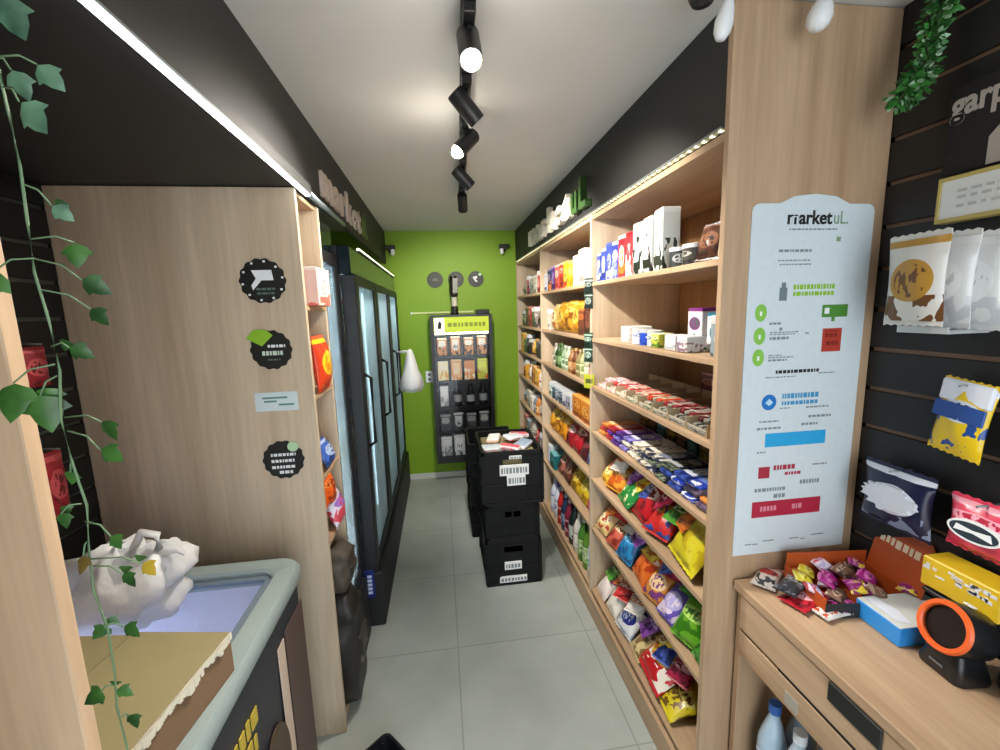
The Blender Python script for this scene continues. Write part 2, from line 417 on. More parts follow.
# drinks inside
def bottle(r, h, col, capc, lab, name='drink_bottle', mrough=.2, clear=False):
    b = MB().lathe(bottle_profile(r, h), 12)
    key = 'liquid_'+col
    o = b.build(name, plain(key, col, .15, spec=.6), smooth=True, sharp=50)
    MB().lathe([(r*.42, h*.91), (r*.42, h), (0, h)], 10).build('cap', plain('cap_'+capc, capc, .4), o, smooth=True, sharp=40)
    MB().lathe([(r*1.012, h*.2), (r*1.012, h*.5)], 12).build('paper_band', pack(*lab, 1, .4), o, smooth=True, sharp=40)
    return o
def can(r, h, cols, name='drink_can', rough=.25):
    o = MB().lathe([(0, 0.003), (r*.82, 0), (r, h*.06), (r, h*.9), (r*.84, h*.985), (r*.84, h), (r*.76, h*.97), (0, h*.965)], 14).build(name, pack(*cols, 0, rough), smooth=True, sharp=40)
    return o
DR = [('2d7d3a', 'c8372d', ('e9e9e0', '2c7a3b', 'c23030'), 'green'), ('30180f', 'c8372d', ('c4202a', 'efefef', '30180f'), 'dark brown'),
      ('d98a1f', 'f0f0f0', ('e8e3d0', 'd2711c', '2d6b35'), 'orange'), ('b9d6e4', '2b6fb0', ('2f74b5', 'eef3f6', '8fc0e0'), 'clear blue'),
      ('e2d9a0', '3b8a3e', ('dfe8b0', '3f8f3c', 'e6c43a'), 'pale yellow')]
protos = {}
ordw = ['first', 'second', 'third', 'fourth', 'fifth', 'sixth', 'seventh', 'eighth', 'ninth', 'tenth', 'eleventh', 'twelfth', 'thirteenth', 'fourteenth', 'fifteenth', 'sixteenth', 'seventeenth', 'eighteenth', 'nineteenth', 'twentieth', 'twenty-first', 'twenty-second', 'twenty-third', 'twenty-fourth', 'twenty-fifth', 'twenty-sixth', 'twenty-seventh', 'twenty-eighth', 'twenty-ninth', 'thirtieth']
lev5 = ['lowest', 'second-lowest', 'middle', 'second-highest', 'highest']
def place_bottle(k, loc, label, group):
    col, cap, lab, cn = DR[k]
    if k not in protos:
        protos[k] = bottle(.033, .23, col, cap, lab); o = protos[k]
    else: o = copy_tree(protos[k])
    o.location = loc; tag(o, label, 'bottle', group); return o
for li, z in enumerate(zs1):
    for j in range(3):
        k = (li*2+j) % 5
        place_bottle(k, (-.575, 1.845+j*.074, z+.001), f'{DR[k][3]} drink bottle, {ordw[j]} from the near side on the {lev5[li]} shelf of the slim cooler'.replace('on the', 'on'), 'bottles in the slim cooler')
for li, z in enumerate(zs2):
    for j in range(12):
        k = (li+j//2) % 5
        place_bottle(k, (-.525, 2.165+j*.158, z+.001), f'{DR[k][3]} drink bottle, {ordw[j]} along the {lev5[li]} shelf of the wide cooler', 'bottles in the wide cooler')
# plastic bag hanging from the cooler door handle
def hang_bag():
    b = MB(); rings = []
    n = 20
    for z, rx, ry in ((0, .02, .02), (.004, .075, .085), (.05, .085, .10), (.12, .075, .09), (.20, .05, .065), (.28, .028, .035), (.33, .012, .016)):
        rings.append([Vector((rx*math.cos(2*PI*i/n)*(1+.18*math.sin(i*5.1+z*30)), ry*math.sin(2*PI*i/n)*(1+.18*math.cos(i*3.3+z*40)), z)) for i in range(n)])
    b.loft(rings)
    o = b.build('plastic_bag', film('bag_film', 'eef0f2', .78), loc=(-.245, 3.37, .985), smooth=True)
    MB().tube([(0, 0, .315), (-.05, .005, .318), (-.098, .01, .312), (-.06, .02, .305), (0, .01, .31)], .006).build('carry_loop', film('bag_film', 'eef0f2', .78), o)
    return tag(o, 'white translucent plastic bag hanging from a door handle of the wide cooler', 'bag')
hang_bag()
# ---------------------------------------------------------------- signs above the shelving and the coolers
SIGNW = plain('sign_letter_pale', 'f6f0de', .5); SIGNP = plain('sign_letter_pink', 'cbb9ae', .5); SIGNG = plain('sign_letter_green', '2c4f1c', .5)
def sign(label, loc, rotz, size, depth, m1, m2, xs, ls):
    t = thing('shop_sign', label, 'sign', loc, (0, 0, rotz))
    x = 0
    for ch, m in [(c, m1) for c in 'market'] + [(c, m2) for c in 'uL']:
        o = text(ch, size, depth, m, 'letter', t, (x, -depth/2, 0), (PI/2, 0, 0), xs*(.7 if m is m2 else 1), .006)
        x += width_of(o) + ls
    return t, x
sign('raised pale letters reading market on the black canopy over the coolers', (-.449, 1.87, 2.075), PI/2, .19, .012, SIGNP, plain('sign_letter_olive', '5d6a3a', .5), 1.35, .02)
sign('raised cream letters reading market on the black fascia over the shelves', (.719, 3.30, 2.07), -PI/2, .20, .03, SIGNW, SIGNG, 1.55, .022)

# ---------------------------------------------------------------- track light
t = thing('track_light_rail', 'black lighting track along the grey ceiling', 'lighting track', (.132, 1.9, ZC))
MB().box(-.017, .017, -1.9, .80, -.032, 0, bev=.002).build('rail', BLACK, t, rot=(0, 0, -.041))
for s in (-1.9, .80):
    MB().box(-.019, .019, s-.01, s+.01, -.034, 0, bev=.002).build('end_cap', BLKPL, t, rot=(0, 0, -.041))
BULB = emis('bulb_glow', 'fff2d2', 28.)
LENS = plain('lamp_lens', '3a3a38', .2)
def railx(y): return .132 + math.tan(.041)*(y-1.9)
def spot(y, d, lit, label, energy, length=.095, r=.0275, blend=.6, size=105):
    t = thing('track_spotlight', label, 'spotlight', (railx(y), y, ZC-.033))
    MB().box(-.014, .014, -.045, .045, -.022, 0, bev=.002).build('adapter', BLACK, t)
    MB().tube([(0, 0, -.02), (0, 0, -.045)], .008).build('stem', BLACK, t)
    D = Vector(d).normalized(); q = D.to_track_quat('-Z', 'Y')
    h = MB().lathe([(r*.3, .055), (r*.9, .055), (r, .05), (r, -length*.5), (r*.92, -length*.5), (r*.9, -length*.44), (0, -length*.44)], 18).build('head', BLACK, t, loc=(0, 0, -.072), rot=q.to_euler(), smooth=True, sharp=30)
    MB().lathe([(0, -length*.5+.004), (r*.86, -length*.5+.004), (r*.86, -length*.44), (0, -length*.44)], 16).build('lens', BULB if lit else emis('lens_glow', 'fff0d0', 6.), h, smooth=True, sharp=30)
    if lit:
        MB().lathe([(.0, -length*.5-.022), (.014, -length*.5-.018), (.022, -length*.5-.004), (.022, -length*.5+.006), (0, -length*.5+.007)], 14).build('bulb', BULB, h, smooth=True)
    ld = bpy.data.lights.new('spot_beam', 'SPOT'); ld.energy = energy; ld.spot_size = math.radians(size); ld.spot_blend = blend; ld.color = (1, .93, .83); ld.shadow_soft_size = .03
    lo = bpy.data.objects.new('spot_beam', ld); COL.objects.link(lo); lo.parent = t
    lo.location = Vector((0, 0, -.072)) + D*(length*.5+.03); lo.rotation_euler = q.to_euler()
    if lit:
        pd = bpy.data.lights.new('bulb_spill', 'POINT'); pd.energy = energy*.025; pd.color = (1, .93, .82); pd.shadow_soft_size = .03
        p2 = bpy.data.objects.new('bulb_spill', pd); COL.objects.link(p2); p2.parent = t; p2.location = Vector((0, 0, -.072)) + D*(length*.5+.07)
    return t
spot(1.10, (.02, -.55, -.85), True, 'lit black spotlight, closest to the entrance on the ceiling track', SPE*.8)
spot(1.40, (.66, .22, -.70), False, 'black spotlight second from the entrance, turned to the nearest shelves', SPE)
spot(1.68, (-.62, -.30, -.68), True, 'black spotlight third from the entrance, lit and turned to the freezer side', SPE*.8)
spot(2.10, (.68, .26, -.66), False, 'black spotlight fourth from the entrance, turned to the middle shelves', SPE)
spot(2.56, (.05, .74, -.66), False, 'black spotlight at the far end of the track, aimed at the green wall', SPE*.9)

# ---------------------------------------------------------------- festoon bulbs, garland and vine
t = thing('festoon_cord', 'thin dark cord with white bulbs in front of the oak end panel', 'string lights', (.86, .95, 2.27))
MB().tube([(-.36, .03, .03), (-.22, 0, .012), (0, 0, .018), (.14, 0, .010), (.27, .02, .035)], .003).build('cord', BLKPL, t)
def bulb(loc, rot, s, label):
    o = MB().lathe([(0, 0), (.014, .002), (.024, .014), (.027, .03), (.022, .052), (.014, .066), (.013, .07)], 16).build('frosted_bulb', plain('frosted_white', 'eceded', .35), loc=loc, rot=rot, smooth=True)
    o.scale = s
    MB().lathe([(.0145, .066), (.0145, .094), (0, .096)], 12).build('socket', plain('bulb_cap', 'cfd2d2', .4), o, smooth=True, sharp=40)
    return tag(o, label, 'bulb')
bulb((.862, .95, 2.195), (0, .25, 0), (.95, .95, .95), 'plump white bulb hanging before the top of the oak end panel')
bulb((.632, .95, 2.163), (0, .2, 0), (.72, .72, 1.2), 'slender white bulb hanging beside the top of the oak end panel')
o = MB().lathe([(0, 0), (.022, .004), (.03, .02), (.03, .05), (.012, .062), (.012, .075)], 14).build('hanging_socket', BLKPL, loc=(.590, .955, 2.232), smooth=True)
tag(o, 'black empty bulb socket hanging next to the slender white bulb', 'bulb socket')
def leafshape(bm, P, U, V, Nn, s, lob=True, mi=0):
    """ivy leaf: five lobes, folded along its midrib"""
    pts = [(0, 0), (.32, .12), (.52, .42), (.34, .48), (.26, .72), (0, 1.05), (-.26, .72), (-.34, .48), (-.52, .42), (-.32, .12)] if lob else [(0, 0), (.28, .25), (.30, .55), (.16, .82), (0, 1.05), (-.16, .82), (-.30, .55), (-.28, .25)]
    vs = [bm.verts.new(P + U*(x*s) + V*(y*s) + Nn*(-abs(x)*.35*s - (y-.5)**2*.25*s)) for x, y in pts]
    c = bm.verts.new(P + V*(.45*s))
    for i in range(len(vs)):
        f = bm.faces.new((vs[i], vs[(i+1) % len(vs)], c)); f.material_index = mi; f.smooth = True
def leafmat(name, c1, c2):
    m, nt, b = new_mat(name)
    tc = N(nt, 'ShaderNodeTexCoord'); no = N(nt, 'ShaderNodeTexNoise'); no.inputs['Scale'].default_value = 22; no.inputs['Detail'].default_value = 4
    L(nt, tc.outputs['Object'], no.inputs['Vector'])
    r = N(nt, 'ShaderNodeValToRGB'); r.color_ramp.elements[0].position = .38; r.color_ramp.elements[1].position = .66
    r.color_ramp.elements[0].color = (*hx(c1), 1); r.color_ramp.elements[1].color = (*hx(c2), 1)
    L(nt, no.outputs['Fac'], r.inputs['Fac']); L(nt, r.outputs['Color'], b.inputs['Base Color']); b.inputs['Roughness'].default_value = .4
    return m
IVY = leafmat('ivy_leaf', '1d3d17', '42702c'); IVYP = leafmat('ivy_pale', '2b4a38', '6a9070'); STEM = plain('vine_stem', '64805c', .6); YEL = plain('leaf_yellow', 'b9992a', .5); BRN = plain('leaf_brown', '6a5524', .5)
VL = [(-0.344, 1.851, .036), (-0.356, 1.806, .026), (-0.332, 1.809, .026), (-0.34, 1.77, .034), (-0.341, 1.696, .020), (-0.331, 1.662, .026), (-0.387, 1.633, .036), (-0.327, 1.628, .026), (-0.329, 1.603, .022), (-0.34, 1.568, .022), (-0.391, 1.53, .040), (-0.372, 1.517, .040), (-0.32, 1.497, .024), (-0.33, 1.468, .025), (-0.364, 1.448, .018), (-0.372, 1.41, .018), (-0.329, 1.385, .018), (-0.362, 1.362, .020), (-0.329, 1.34, .020), (-0.31, 1.349, .020), (-0.362, 1.274, .022), (-0.347, 1.272, .022), (-0.372, 1.205, .026), (-0.352, 1.213, .019), (-0.356, 1.167, .020)]
t = thing('hanging_ivy', 'artificial ivy vine hanging in front of the near oak panel', 'vine', (-.358, .45, 2.0))
r1 = random.Random(3)
stem = [(0, 0, 0)] + [(.003*math.sin(k*1.7), .002*math.cos(k*2.1), -.04-k*.045) for k in range(21)]
bl = MB(); bs = MB(); bs.tube(stem, .0012, 6)
for i, (x, z, s) in enumerate(VL):
    P = Vector((x+.358, r1.uniform(-.012, .012), z-2.0+s*.4))
    zz = P.z + r1.uniform(-.0, .02)
    bs.tube([(0, 0, zz), ((P.x)*.6, P.y*.5, (zz+P.z)/2+.004), tuple(P)], .0008, 5)
    ang = r1.uniform(-.6, .6) + (.5 if P.x < 0 else -.5)*-1
    V = Vector((math.sin(ang), r1.uniform(-.3, .3), -math.cos(ang))).normalized()
    U = V.cross(Vector((r1.uniform(-.35, .35), -1, r1.uniform(-.2, .3)))).normalized(); Nn = U.cross(V)
    mi = 1 if z > 1.68 else (2 if i == 19 else (3 if i == 17 else 0))
    leafshape(bl.bm, P, U, V, Nn, s*.88, mi=mi)
    if r1.random() < .45 and z < 1.7:
        V2 = Vector((-V.x*.6, .3, V.z)).normalized(); U2 = V2.cross(Vector((.3, -1, 0))).normalized()
        leafshape(bl.bm, P+Vector((r1.uniform(-.006, .006), .004, .006)), U2, V2, U2.cross(V2), s*.6, mi=0)
bs.build('stem', STEM, t)
bl.build('foliage', [IVY, IVYP, YEL, BRN], t)
# box-leaf garland at the top of the slat wall
t = thing('leaf_garland', 'green artificial leaf garland hanging at the top of the black slat wall', 'garland', (1.110, .912, 2.205))
gp = [Vector(p) for p in ((.045, -.18, .105), (.03, -.06, .09), (.018, -.01, .05), (.012, 0, -.02), (.0, 0, -.09), (-.03, 0, -.14), (-.055, 0, -.165))]
MB().tube(gp, .004, 6).build('stem', plain('garland_stem', '2d5a24', .6), t)
bl = MB(); r2 = random.Random(11)
for i in range(800):
    u = r2.random()*(len(gp)-1.001); k = int(u); P = gp[k].lerp(gp[k+1], u-k)
    d = Vector((r2.gauss(0, 1), r2.gauss(0, 1), r2.gauss(0, 1))).normalized()
    V = (d + Vector((0, 0, -.2))).normalized(); U = V.cross(Vector((r2.gauss(0, 1), r2.gauss(0, 1), r2.gauss(0, 1)))).normalized()
    leafshape(bl.bm, P + d*r2.uniform(.004, .026), U, V, U.cross(V), r2.uniform(.013, .02), False, 0 if r2.random() < .82 else 1)
bl.build('foliage', [leafmat('box_leaf', '1d4a1c', '3f8036'), leafmat('box_leaf_pale', '7da57a', 'a9cda4')], t)

# ---------------------------------------------------------------- stickers on the oak unit
def disc(x, z, r, label, marks, extra):
    t = thing('round_sign', label, 'sticker', (x, 1.4985, z))
    pts = [(r*(1+.035*math.cos(14*a))*math.cos(a), r*(1+.035*math.cos(14*a))*math.sin(a)) for a in [2*PI*i/84 for i in range(84)]]
    MB().prism(pts, -.0015, .001).build('disc', plain('sticker_black', '121614', .45), t)
    for nm, rects, mat in marks:
        b = MB()
        for (x0, x1, z0, z1) in rects: b.box(x0*r, x1*r, -.0023, -.0016, z0*r, z1*r)
        b.build(nm, mat, t)
    for nm, poly, mat in extra:
        MB().prism([(u*r, v*r) for u, v in poly], -.003, -.0016).build(nm, mat, t)
    return t
def dashes(seed, rows, x0, x1, z0, dz, h):
    rr = random.Random(seed); out = []
    for k in range(rows):
        x = x0
        while x < x1-.05:
            w = rr.uniform(.07, .22); out.append((x, min(x+w, x1), z0-k*dz, z0-k*dz+h)); x += w+.05
    return out
circ = lambda cx, cz, r, n=18: [(cx+r*math.cos(2*PI*i/n), cz+r*math.sin(2*PI*i/n)) for i in range(n)]
rim = []
for i in range(10):
    a = 2*PI*(i+.25)/10; rim.append((.88*math.cos(a)-.05, .88*math.cos(a)+.05, .88*math.sin(a)-.045, .88*math.sin(a)+.045))
disc(-.559, 1.713, .070, 'round black sticker with a white key-like emblem, topmost on the oak unit', [('rim_marks', rim, PAPER), ('grey_print', dashes(5, 2, -.3, .5, -.42, .2, .1), plain('print_green_grey', '5d7466', .6))],
     [('emblem', [(-.45, .48), (.42, .48), (.48, .02), (-.05, .02), (-.45, -.42), (-.5, -.2), (-.28, .1)], PAPER)])
disc(-.556, 1.490, .064, 'round black sticker with a green peak over its rim, below the key sticker', [('white_print', dashes(8, 1, -.15, .7, .12, .2, .14), PAPER), ('pale_print', dashes(9, 1, -.45, .55, -.28, .2, .22), plain('print_pale_green', 'cfe3cf', .6)), ('small_print', dashes(2, 1, -.2, .4, -.55, .2, .08), plain('print_green_grey', '5d7466', .6))],
     [('green_peak', [(-1.15, .62), (-.75, 1.05), (-.2, 1.05), (.15, .75), (-.42, .2)], LIME)])
disc(-.555, 1.112, .066, 'round black sticker with four white text lines and a pale green dot', [('white_print', dashes(21, 3, -.6, .62, .2, .33, .15) + dashes(23, 1, -.25, .4, -.75, .3, .16), PAPER)],
     [('green_dot', circ(.52, .68, .27), plain('print_mint', 'b9ddb0', .5))])
t = thing('notice_sign', 'small pale rectangular notice between two round black stickers', 'label', (-.557, 1.4985, 1.316))
MB().box(-.068, .068, -.001, .001, -.032, .032).build('card', plain('card_blue', 'd3e2e6', .5), t)
b = MB()
for q in dashes(31, 3, -.04, .05, .008, .014, .006): pass
for k, (a, c) in enumerate(((-.045, .035), (-.04, .0), (.005, .055))): b.box(a, c, -.0018, -.001, .010-k*.012, .016-k*.012)
b.build('text_lines', plain('print_teal', '5c8f80', .6), t)

# ---------------------------------------------------------------- poster on the end panel
t = thing('poster', 'tall white poster with payment notes on the oak end panel', 'poster', (.968, 1.0285, 1.36))
hw, hh = .176, .475
arch = [(-hw, -hh), (hw, -hh), (hw, hh-.01)] + [(hw-.02+.02*math.cos(a), hh-.01+.02*math.sin(a)) for a in (PI/6, PI/3, PI/2)] + \
       [(.10, hh+.01), (.06, hh+.028), (0, hh+.034), (-.06, hh+.028), (-.10, hh+.01)] + [(-hw+.02+.02*math.cos(a), hh-.01+.02*math.sin(a)) for a in (PI/2, 2*PI/3, 5*PI/6)] + [(-hw, hh-.01)]
MB().prism(arch, -.0015, .001).build('sheet', plain('poster_sheet', 'd2dde2', .45), t)
ZM = [(-.475, -.46), (-.452, -.364), (-.42, -.317), (-.385, -.248), (-.35, -.215), (-.297, -.158), (-.26, -.119), (-.156, -.031), (-.088, .036), (-.068, .047), (-.012, .088), (.018, .101), (.058, .15), (.092, .164), (.118, .194), (.152, .227), (.19, .241), (.243, .288), (.306, .332), (.345, .365), (.418, .435), (.5, .5)]
def zm(z):
    for (a, p), (b, q) in zip(ZM, ZM[1:]):
        if z <= b: return p+(z-a)/(b-a)*(q-p)
    return z
def pr(name, rects, mat, d=.0006):
    if name == 'fine_print' and len({q[2] for q in rects}) > 1:
        for z in sorted({q[2] for q in rects}): pr(name, [q for q in rects if q[2] == z], mat, d)
        return
    b = MB()
    for (x0, x1, z0, z1) in rects: b.box(x0, x1, -.0016-d, -.0016, zm(z0), max(zm(z1), zm(z0)+.003))
    return b.build(name, mat, t)
o = text('market', .047, .001, INK, 'title_lettering', t, (-.078, -.0022, .435), (PI/2, 0, 0), .95, .0012)
text('uL.', .047, .001, plain('print_grey_green', '7f9a7c', .6), 'title_lettering', t, (-.078+width_of(o)+.003, -.0022, .435), (PI/2, 0, 0), .8)
def line(x0, x1, z, h, seed):
    rr = random.Random(seed); x = x0; out = []
    while x < x1-.003:
        w = rr.uniform(.004, .013); out.append((x, min(x+w, x1), z, z+h)); x += w+.003
    return out
pr('fine_print', line(-.07, .07, .402, .004, 1) + line(-.095, .005, .345, .007, 2) + line(-.095, .0, .318, .004, 3) + line(-.09, .0, .306, .004, 4), plain('print_grey', '7f898c', .6))
pr('pointer_square', [(.070, .082, .372, .384)], plain('print_grey_green', '7f9a7c', .6))
pr('bottle_icon', [(-.085, -.063, .19, .228), (-.080, -.068, .228, .243)], plain('print_slate', '6e7f83', .6))
pr('green_print', line(-.045, .082, .222, .014, 7) + line(-.045, .075, .203, .012, 8), LIME)
for z in (.211, .150, .093):
    MB().prism([(-.135+.017*math.cos(a)*(1.0), z+.023*math.sin(a)) for a in [2*PI*i/16 for i in range(16)]], -.0022, -.0016).build('green_icon', plain('icon_green', '86c24e', .5), t)
    MB().box(-.138, -.132, -.0026, -.0022, z-.008, z+.004).build('icon_mark', PAPER, t)
pr('fine_print', line(-.108, -.075, .105, .005, 11) + line(-.105, -.02, .075, .006, 12) + line(-.105, -.03, .062, .006, 13) + line(-.105, -.045, .049, .006, 14) + line(-.105, -.065, .005, .007, 15) + line(-.105, -.03, -.008, .007, 16) + line(-.105, -.05, -.021, .007, 17) + [(-.078, -.070, .09, .098), (.0, .010, .062, .072)], plain('print_grey', '7f898c', .6))
g = pr('green_button', [(.045, .122, .118, .152), (.075, .085, .108, .118)], plain('button_green', '4f8a35', .5))
MB().box(.052, .066, -.0028, -.0022, .203, .219).build('button_mark', PAPER, t)
pr('red_square', [(.052, .110, .018, .092)], plain('square_red', 'b23c2c', .5))
pr('red_square_mark', line(.06, .10, .068, .01, 18) + line(.06, .10, .05, .01, 19) + line(.065, .10, .032, .01, 20), plain('square_red_dark', '7d2018', .5), .0009)
pr('black_print', line(-.08, .055, -.068, .012, 21), INK)
pr('fine_print', line(-.11, -.02, -.088, .004, 22) + line(.05, .10, -.078, .005, 23), plain('print_grey', '7f898c', .6))
MB().prism(circ(-.094, -.031, .022), -.0022, -.0016).build('blue_emblem', plain('emblem_blue', '2276c4', .4), t)
MB().prism([(-.106, -.032), (-.094, -.021), (-.082, -.032), (-.094, -.041)], -.0027, -.0022).build('emblem_mark', plain('emblem_pale', 'bfdcf2', .4), t)
pr('blue_print', line(-.055, .058, -.148, .014, 31) + line(-.055, .058, -.168, .012, 32), plain('print_blue', '3f93c4', .5))
pr('fine_print', line(.02, .09, -.182, .005, 33) + line(-.06, -.03, -.18, .003, 34) + line(.03, .10, -.215, .008, 35) + line(-.12, -.06, -.222, .005, 36) + line(-.125, -.05, -.246, .007, 37) + line(.01, .06, -.24, .008, 38), plain('print_grey', '7f898c', .6))
pr('blue_bar', [(-.098, .088, -.297, -.260)], plain('bar_blue', '28a3dc', .45))
pr('fine_print', line(-.12, -.09, -.312, .004, 39), plain('print_grey', '7f898c', .6))
pr('red_emblem', [(-.112, -.078, -.385, -.350)], plain('print_crimson', 'a8283e', .5))
pr('red_print', line(-.066, .0, -.362, .014, 41) + line(-.03, .02, -.38, .009, 42), plain('print_crimson', 'a8283e', .5))
pr('fine_print', line(.055, .10, -.356, .005, 43) + line(-.12, -.02, -.405, .005, 44) + line(.02, .08, -.398, .006, 45) + line(-.06, -.02, -.416, .006, 46), plain('print_grey', '7f898c', .6))
pr('crimson_bar', [(-.125, .090, -.452, -.420)], plain('bar_crimson', 'b02440', .45))
pr('bar_mark', line(-.10, -.05, -.440, .010, 47) + line(.0, .03, -.440, .010, 48), plain('bar_crimson_pale', 'd98a97', .5), .0009)

pr('fine_print', [(-.14, -.12, -.4715, -.4708), (-.117, -.10, -.4717, -.4711), (-.085, -.05, -.4700, -.4693), (.0, .03, -.4702, -.4697), (.036, .05, -.4712, -.4706), (.07, .11, -.4690, -.4684)], plain('print_grey', '7f898c', .6))
# ---------------------------------------------------------------- chest freezer with carton and bags
FX0, FX1, FY0, FY1, FZ = -1.12, -.462, .525, 1.33, .85
RIM = plain('freezer_rim_grey', '93a19f', .4); LINER = plain('freezer_liner', 'dfe2ee', .45); FSIDE = plain('freezer_side', '24252e', .4)
def rrect(x0, x1, y0, y1, r, n=6):
    out = []
    for cx, cy, a0 in ((x1-r, y1-r, 0), (x0+r, y1-r, PI/2), (x0+r, y0+r, PI), (x1-r, y0+r, 1.5*PI)):
        for i in range(n+1):
            a = a0+PI/2*i/n; out.append((cx+r*math.cos(a), cy+r*math.sin(a)))
    return out
t = thing('chest_freezer', 'open white-lined chest freezer with a grey rim and dark printed side', 'freezer', (-.775, .93, 0))
cx, cy = -.775, .93
def rr(d, r, z): return [Vector((u-cx, v-cy, z)) for u, v in rrect(FX0+d, FX1-d, FY0+d, FY1-d, r)]
MB().loft([rr(.03, .05, .04), rr(.02, .05, .10), rr(.012, .05, FZ-.055)], 0, cap=False).build('cabinet_wall', FSIDE, t, smooth=True, sharp=40)
b = MB(); b.loft([rr(.012, .05, FZ-.06), rr(.0, .06, FZ-.045), rr(-.0, .06, FZ-.012), rr(.008, .06, FZ), rr(.055, .05, FZ), rr(.062, .05, FZ-.008), rr(.062, .05, FZ-.05)], 0, cap=False); b.build('rim', RIM, t, smooth=True, sharp=40)
b = MB(); b.loft([rr(.060, .05, FZ-.03), rr(.062, .05, FZ-.06), rr(.075, .05, FZ-.075), rr(.08, .05, .50)], 0, cap=False)
vs = [b.bm.verts.new(p) for p in rr(.08, .05, .50)]; b.bm.faces.new(vs)
b.build('liner', LINER, t, smooth=True, sharp=40)
for x in (-.26, .26):
    for y in (-.33, .33):
        MB().lathe([(0, 0), (.025, 0), (.025, .03), (.012, .045), (0, .045)], 12).build('foot', BLKPL, t, loc=(x, y, 0), smooth=True, sharp=40)
# printed side: pale strip, brown round picture, speckled yellow letters
sx = FX1-.012-cx
MB().box(sx, sx+.003, .16, .205, .30, .72, bev=.001).build('pale_side_strip', plain('side_strip', 'cdb8a6', .5), t)
MB().box(sx, sx+.003, .215, .36, .08, .73, bev=.001).build('brown_side_panel', plain('side_brown', '54423c', .5), t)
MB().prism([(.095+.075*math.cos(a), .42+.13*math.sin(a)) for a in [2*PI*i/24 for i in range(24)]], sx, sx+.0045, 'x').build('brown_picture', plain('side_cocoa', '4a3826', .4), t)
b = MB(); yr = random.Random(17)
for rw in range(3):
    y = -.30
    while y < .01:
        w_ = yr.uniform(.012, .03); b.box(sx, sx+.003, y, min(y+w_, .03), .54+rw*.06, .575+rw*.06+yr.uniform(0, .012)); y += w_+.010
b.build('yellow_lettering', plain('side_yellow', 'bda53e', .5), t)
MB().box(-.26, .24, -.320, -.312, FZ-.10, FZ-.085, bev=.002).build('light_tube', emis('freezer_tube', 'eaecff', 13.), t)
MB().box(-.262, -.250, -.30, .31, FZ-.10, FZ-.085, bev=.002).build('light_tube', emis('freezer_tube', 'eaecff', 13.), t)
LG = glassy('freezer_lid_glass', 'f6f8fc', .025)
for y0, y1, zz, nm in ((FY0+.066, FY0+.46, FZ-.002, 'sliding_lid'), (FY0+.41, FY1-.066, FZ-.016, 'sliding_lid')):
    b = MB()
    for q in ((FX0+.066, FX1-.066, y0, y0+.02), (FX0+.066, FX1-.066, y1-.02, y1), (FX0+.066, FX0+.086, y0+.02, y1-.02), (FX1-.086, FX1-.066, y0+.02, y1-.02)):
        b.box(q[0]-cx, q[1]-cx, q[2]-cy, q[3]-cy, zz-.012, zz, bev=.002)
    l = b.build(nm, plain('lid_frame', '6d7d8a', .4), t)
    MB().box(FX0+.086-cx, FX1-.086-cx, y0+.02-cy, y1-.02-cy, zz-.008, zz-.004).build('pane', LG, l)
# frozen goods, pale bags and boxes
FG = [('e8ebf4', 'a9b4d8', 'd9d3ee'), ('eceef5', 'c4b4d8', 'b9c6e2'), ('dfe6f2', '8fa3cc', 'f2f2f6')]
fr = random.Random(5)
k = 0
for iy in range(4):
    for ix in range(4):
        x = -.975 + ix*.125; y = .68 + iy*.165
        b = MB().box(-.06, .06, -.075, .075, 0, .06, bev=.012, seg=2)
        o = b.build('frozen_carton', pack(*FG[k % 3], k % 3, .4), loc=(x, y, .502), rot=(0, 0, fr.uniform(-.08, .08)))
        MB().box(-.045, .045, -.06, .06, .0595, .061).build('printed_lid', pack(*FG[(k+1) % 3], (k+1) % 3, .4), o)
        tag(o, f'white frozen carton, freezer row {ordw[iy]} from the entrance, {ordw[ix]} from the slat wall', 'frozen food', 'cartons in the chest freezer'); k += 1
        if ix == 3 or iy > 1:
            o2 = MB().box(-.06, .06, -.075, .075, 0, .055, bev=.018, seg=2).build('ice_pack', plain('ice_white', 'eef1fb', .5, bump=.6, bscale=70), loc=(x+.004, y, .568), rot=(0, 0, fr.uniform(-.1, .1)), smooth=True)
            tag(o2, f'frosty white pack, freezer row {ordw[iy]} from the entrance, {ordw[ix]} from the slat wall', 'frozen food', 'frosty packs in the freezer')
# flattened carton lying on the lid
CB = plain('cardboard_brown', '8b805a', .75, bscale=14); CBI = plain('cardboard_inner', '7a5f45', .8); CBE = plain('torn_edge', 'd8d2c0', .8)
t = thing('cardboard_carton', 'shallow brown cardboard carton lying across the near half of the freezer', 'box', (-.70, .757, FZ+.001), (0, 0, -.14))
W, D, H = .205, .16, .085
MB().box(-W, W, -D, D, 0, .004).box(-W, -W+.004, -D, D, .004, H).box(W-.004, W, -D, D, .004, H).box(-W+.004, W-.004, -D, -D+.004, .004, H).box(-W+.004, W-.004, D-.004, D, .004, H).build('body', CBI, t)
for s, a in ((-1, .0), (1, .03)):
    f = MB().box(min(0, -s*(W-.005)), max(0, -s*(W-.005)), -D, D, 0, .004).build('flap', CB, t, loc=(s*W, 0, H+.0005+(.0008 if s > 0 else 0)), rot=(0, a, 0))
b = MB(); tr = random.Random(4)
for i in range(64):
    y = -D + (i+.5)*2*D/64
    b.box(W-.002, W+.004+.003*math.sin(i*.37)+tr.uniform(0, .003), y-.0035, y+.0035, H-tr.uniform(.004, .016), H+.004)
b.build('torn_edge', CBE, t)
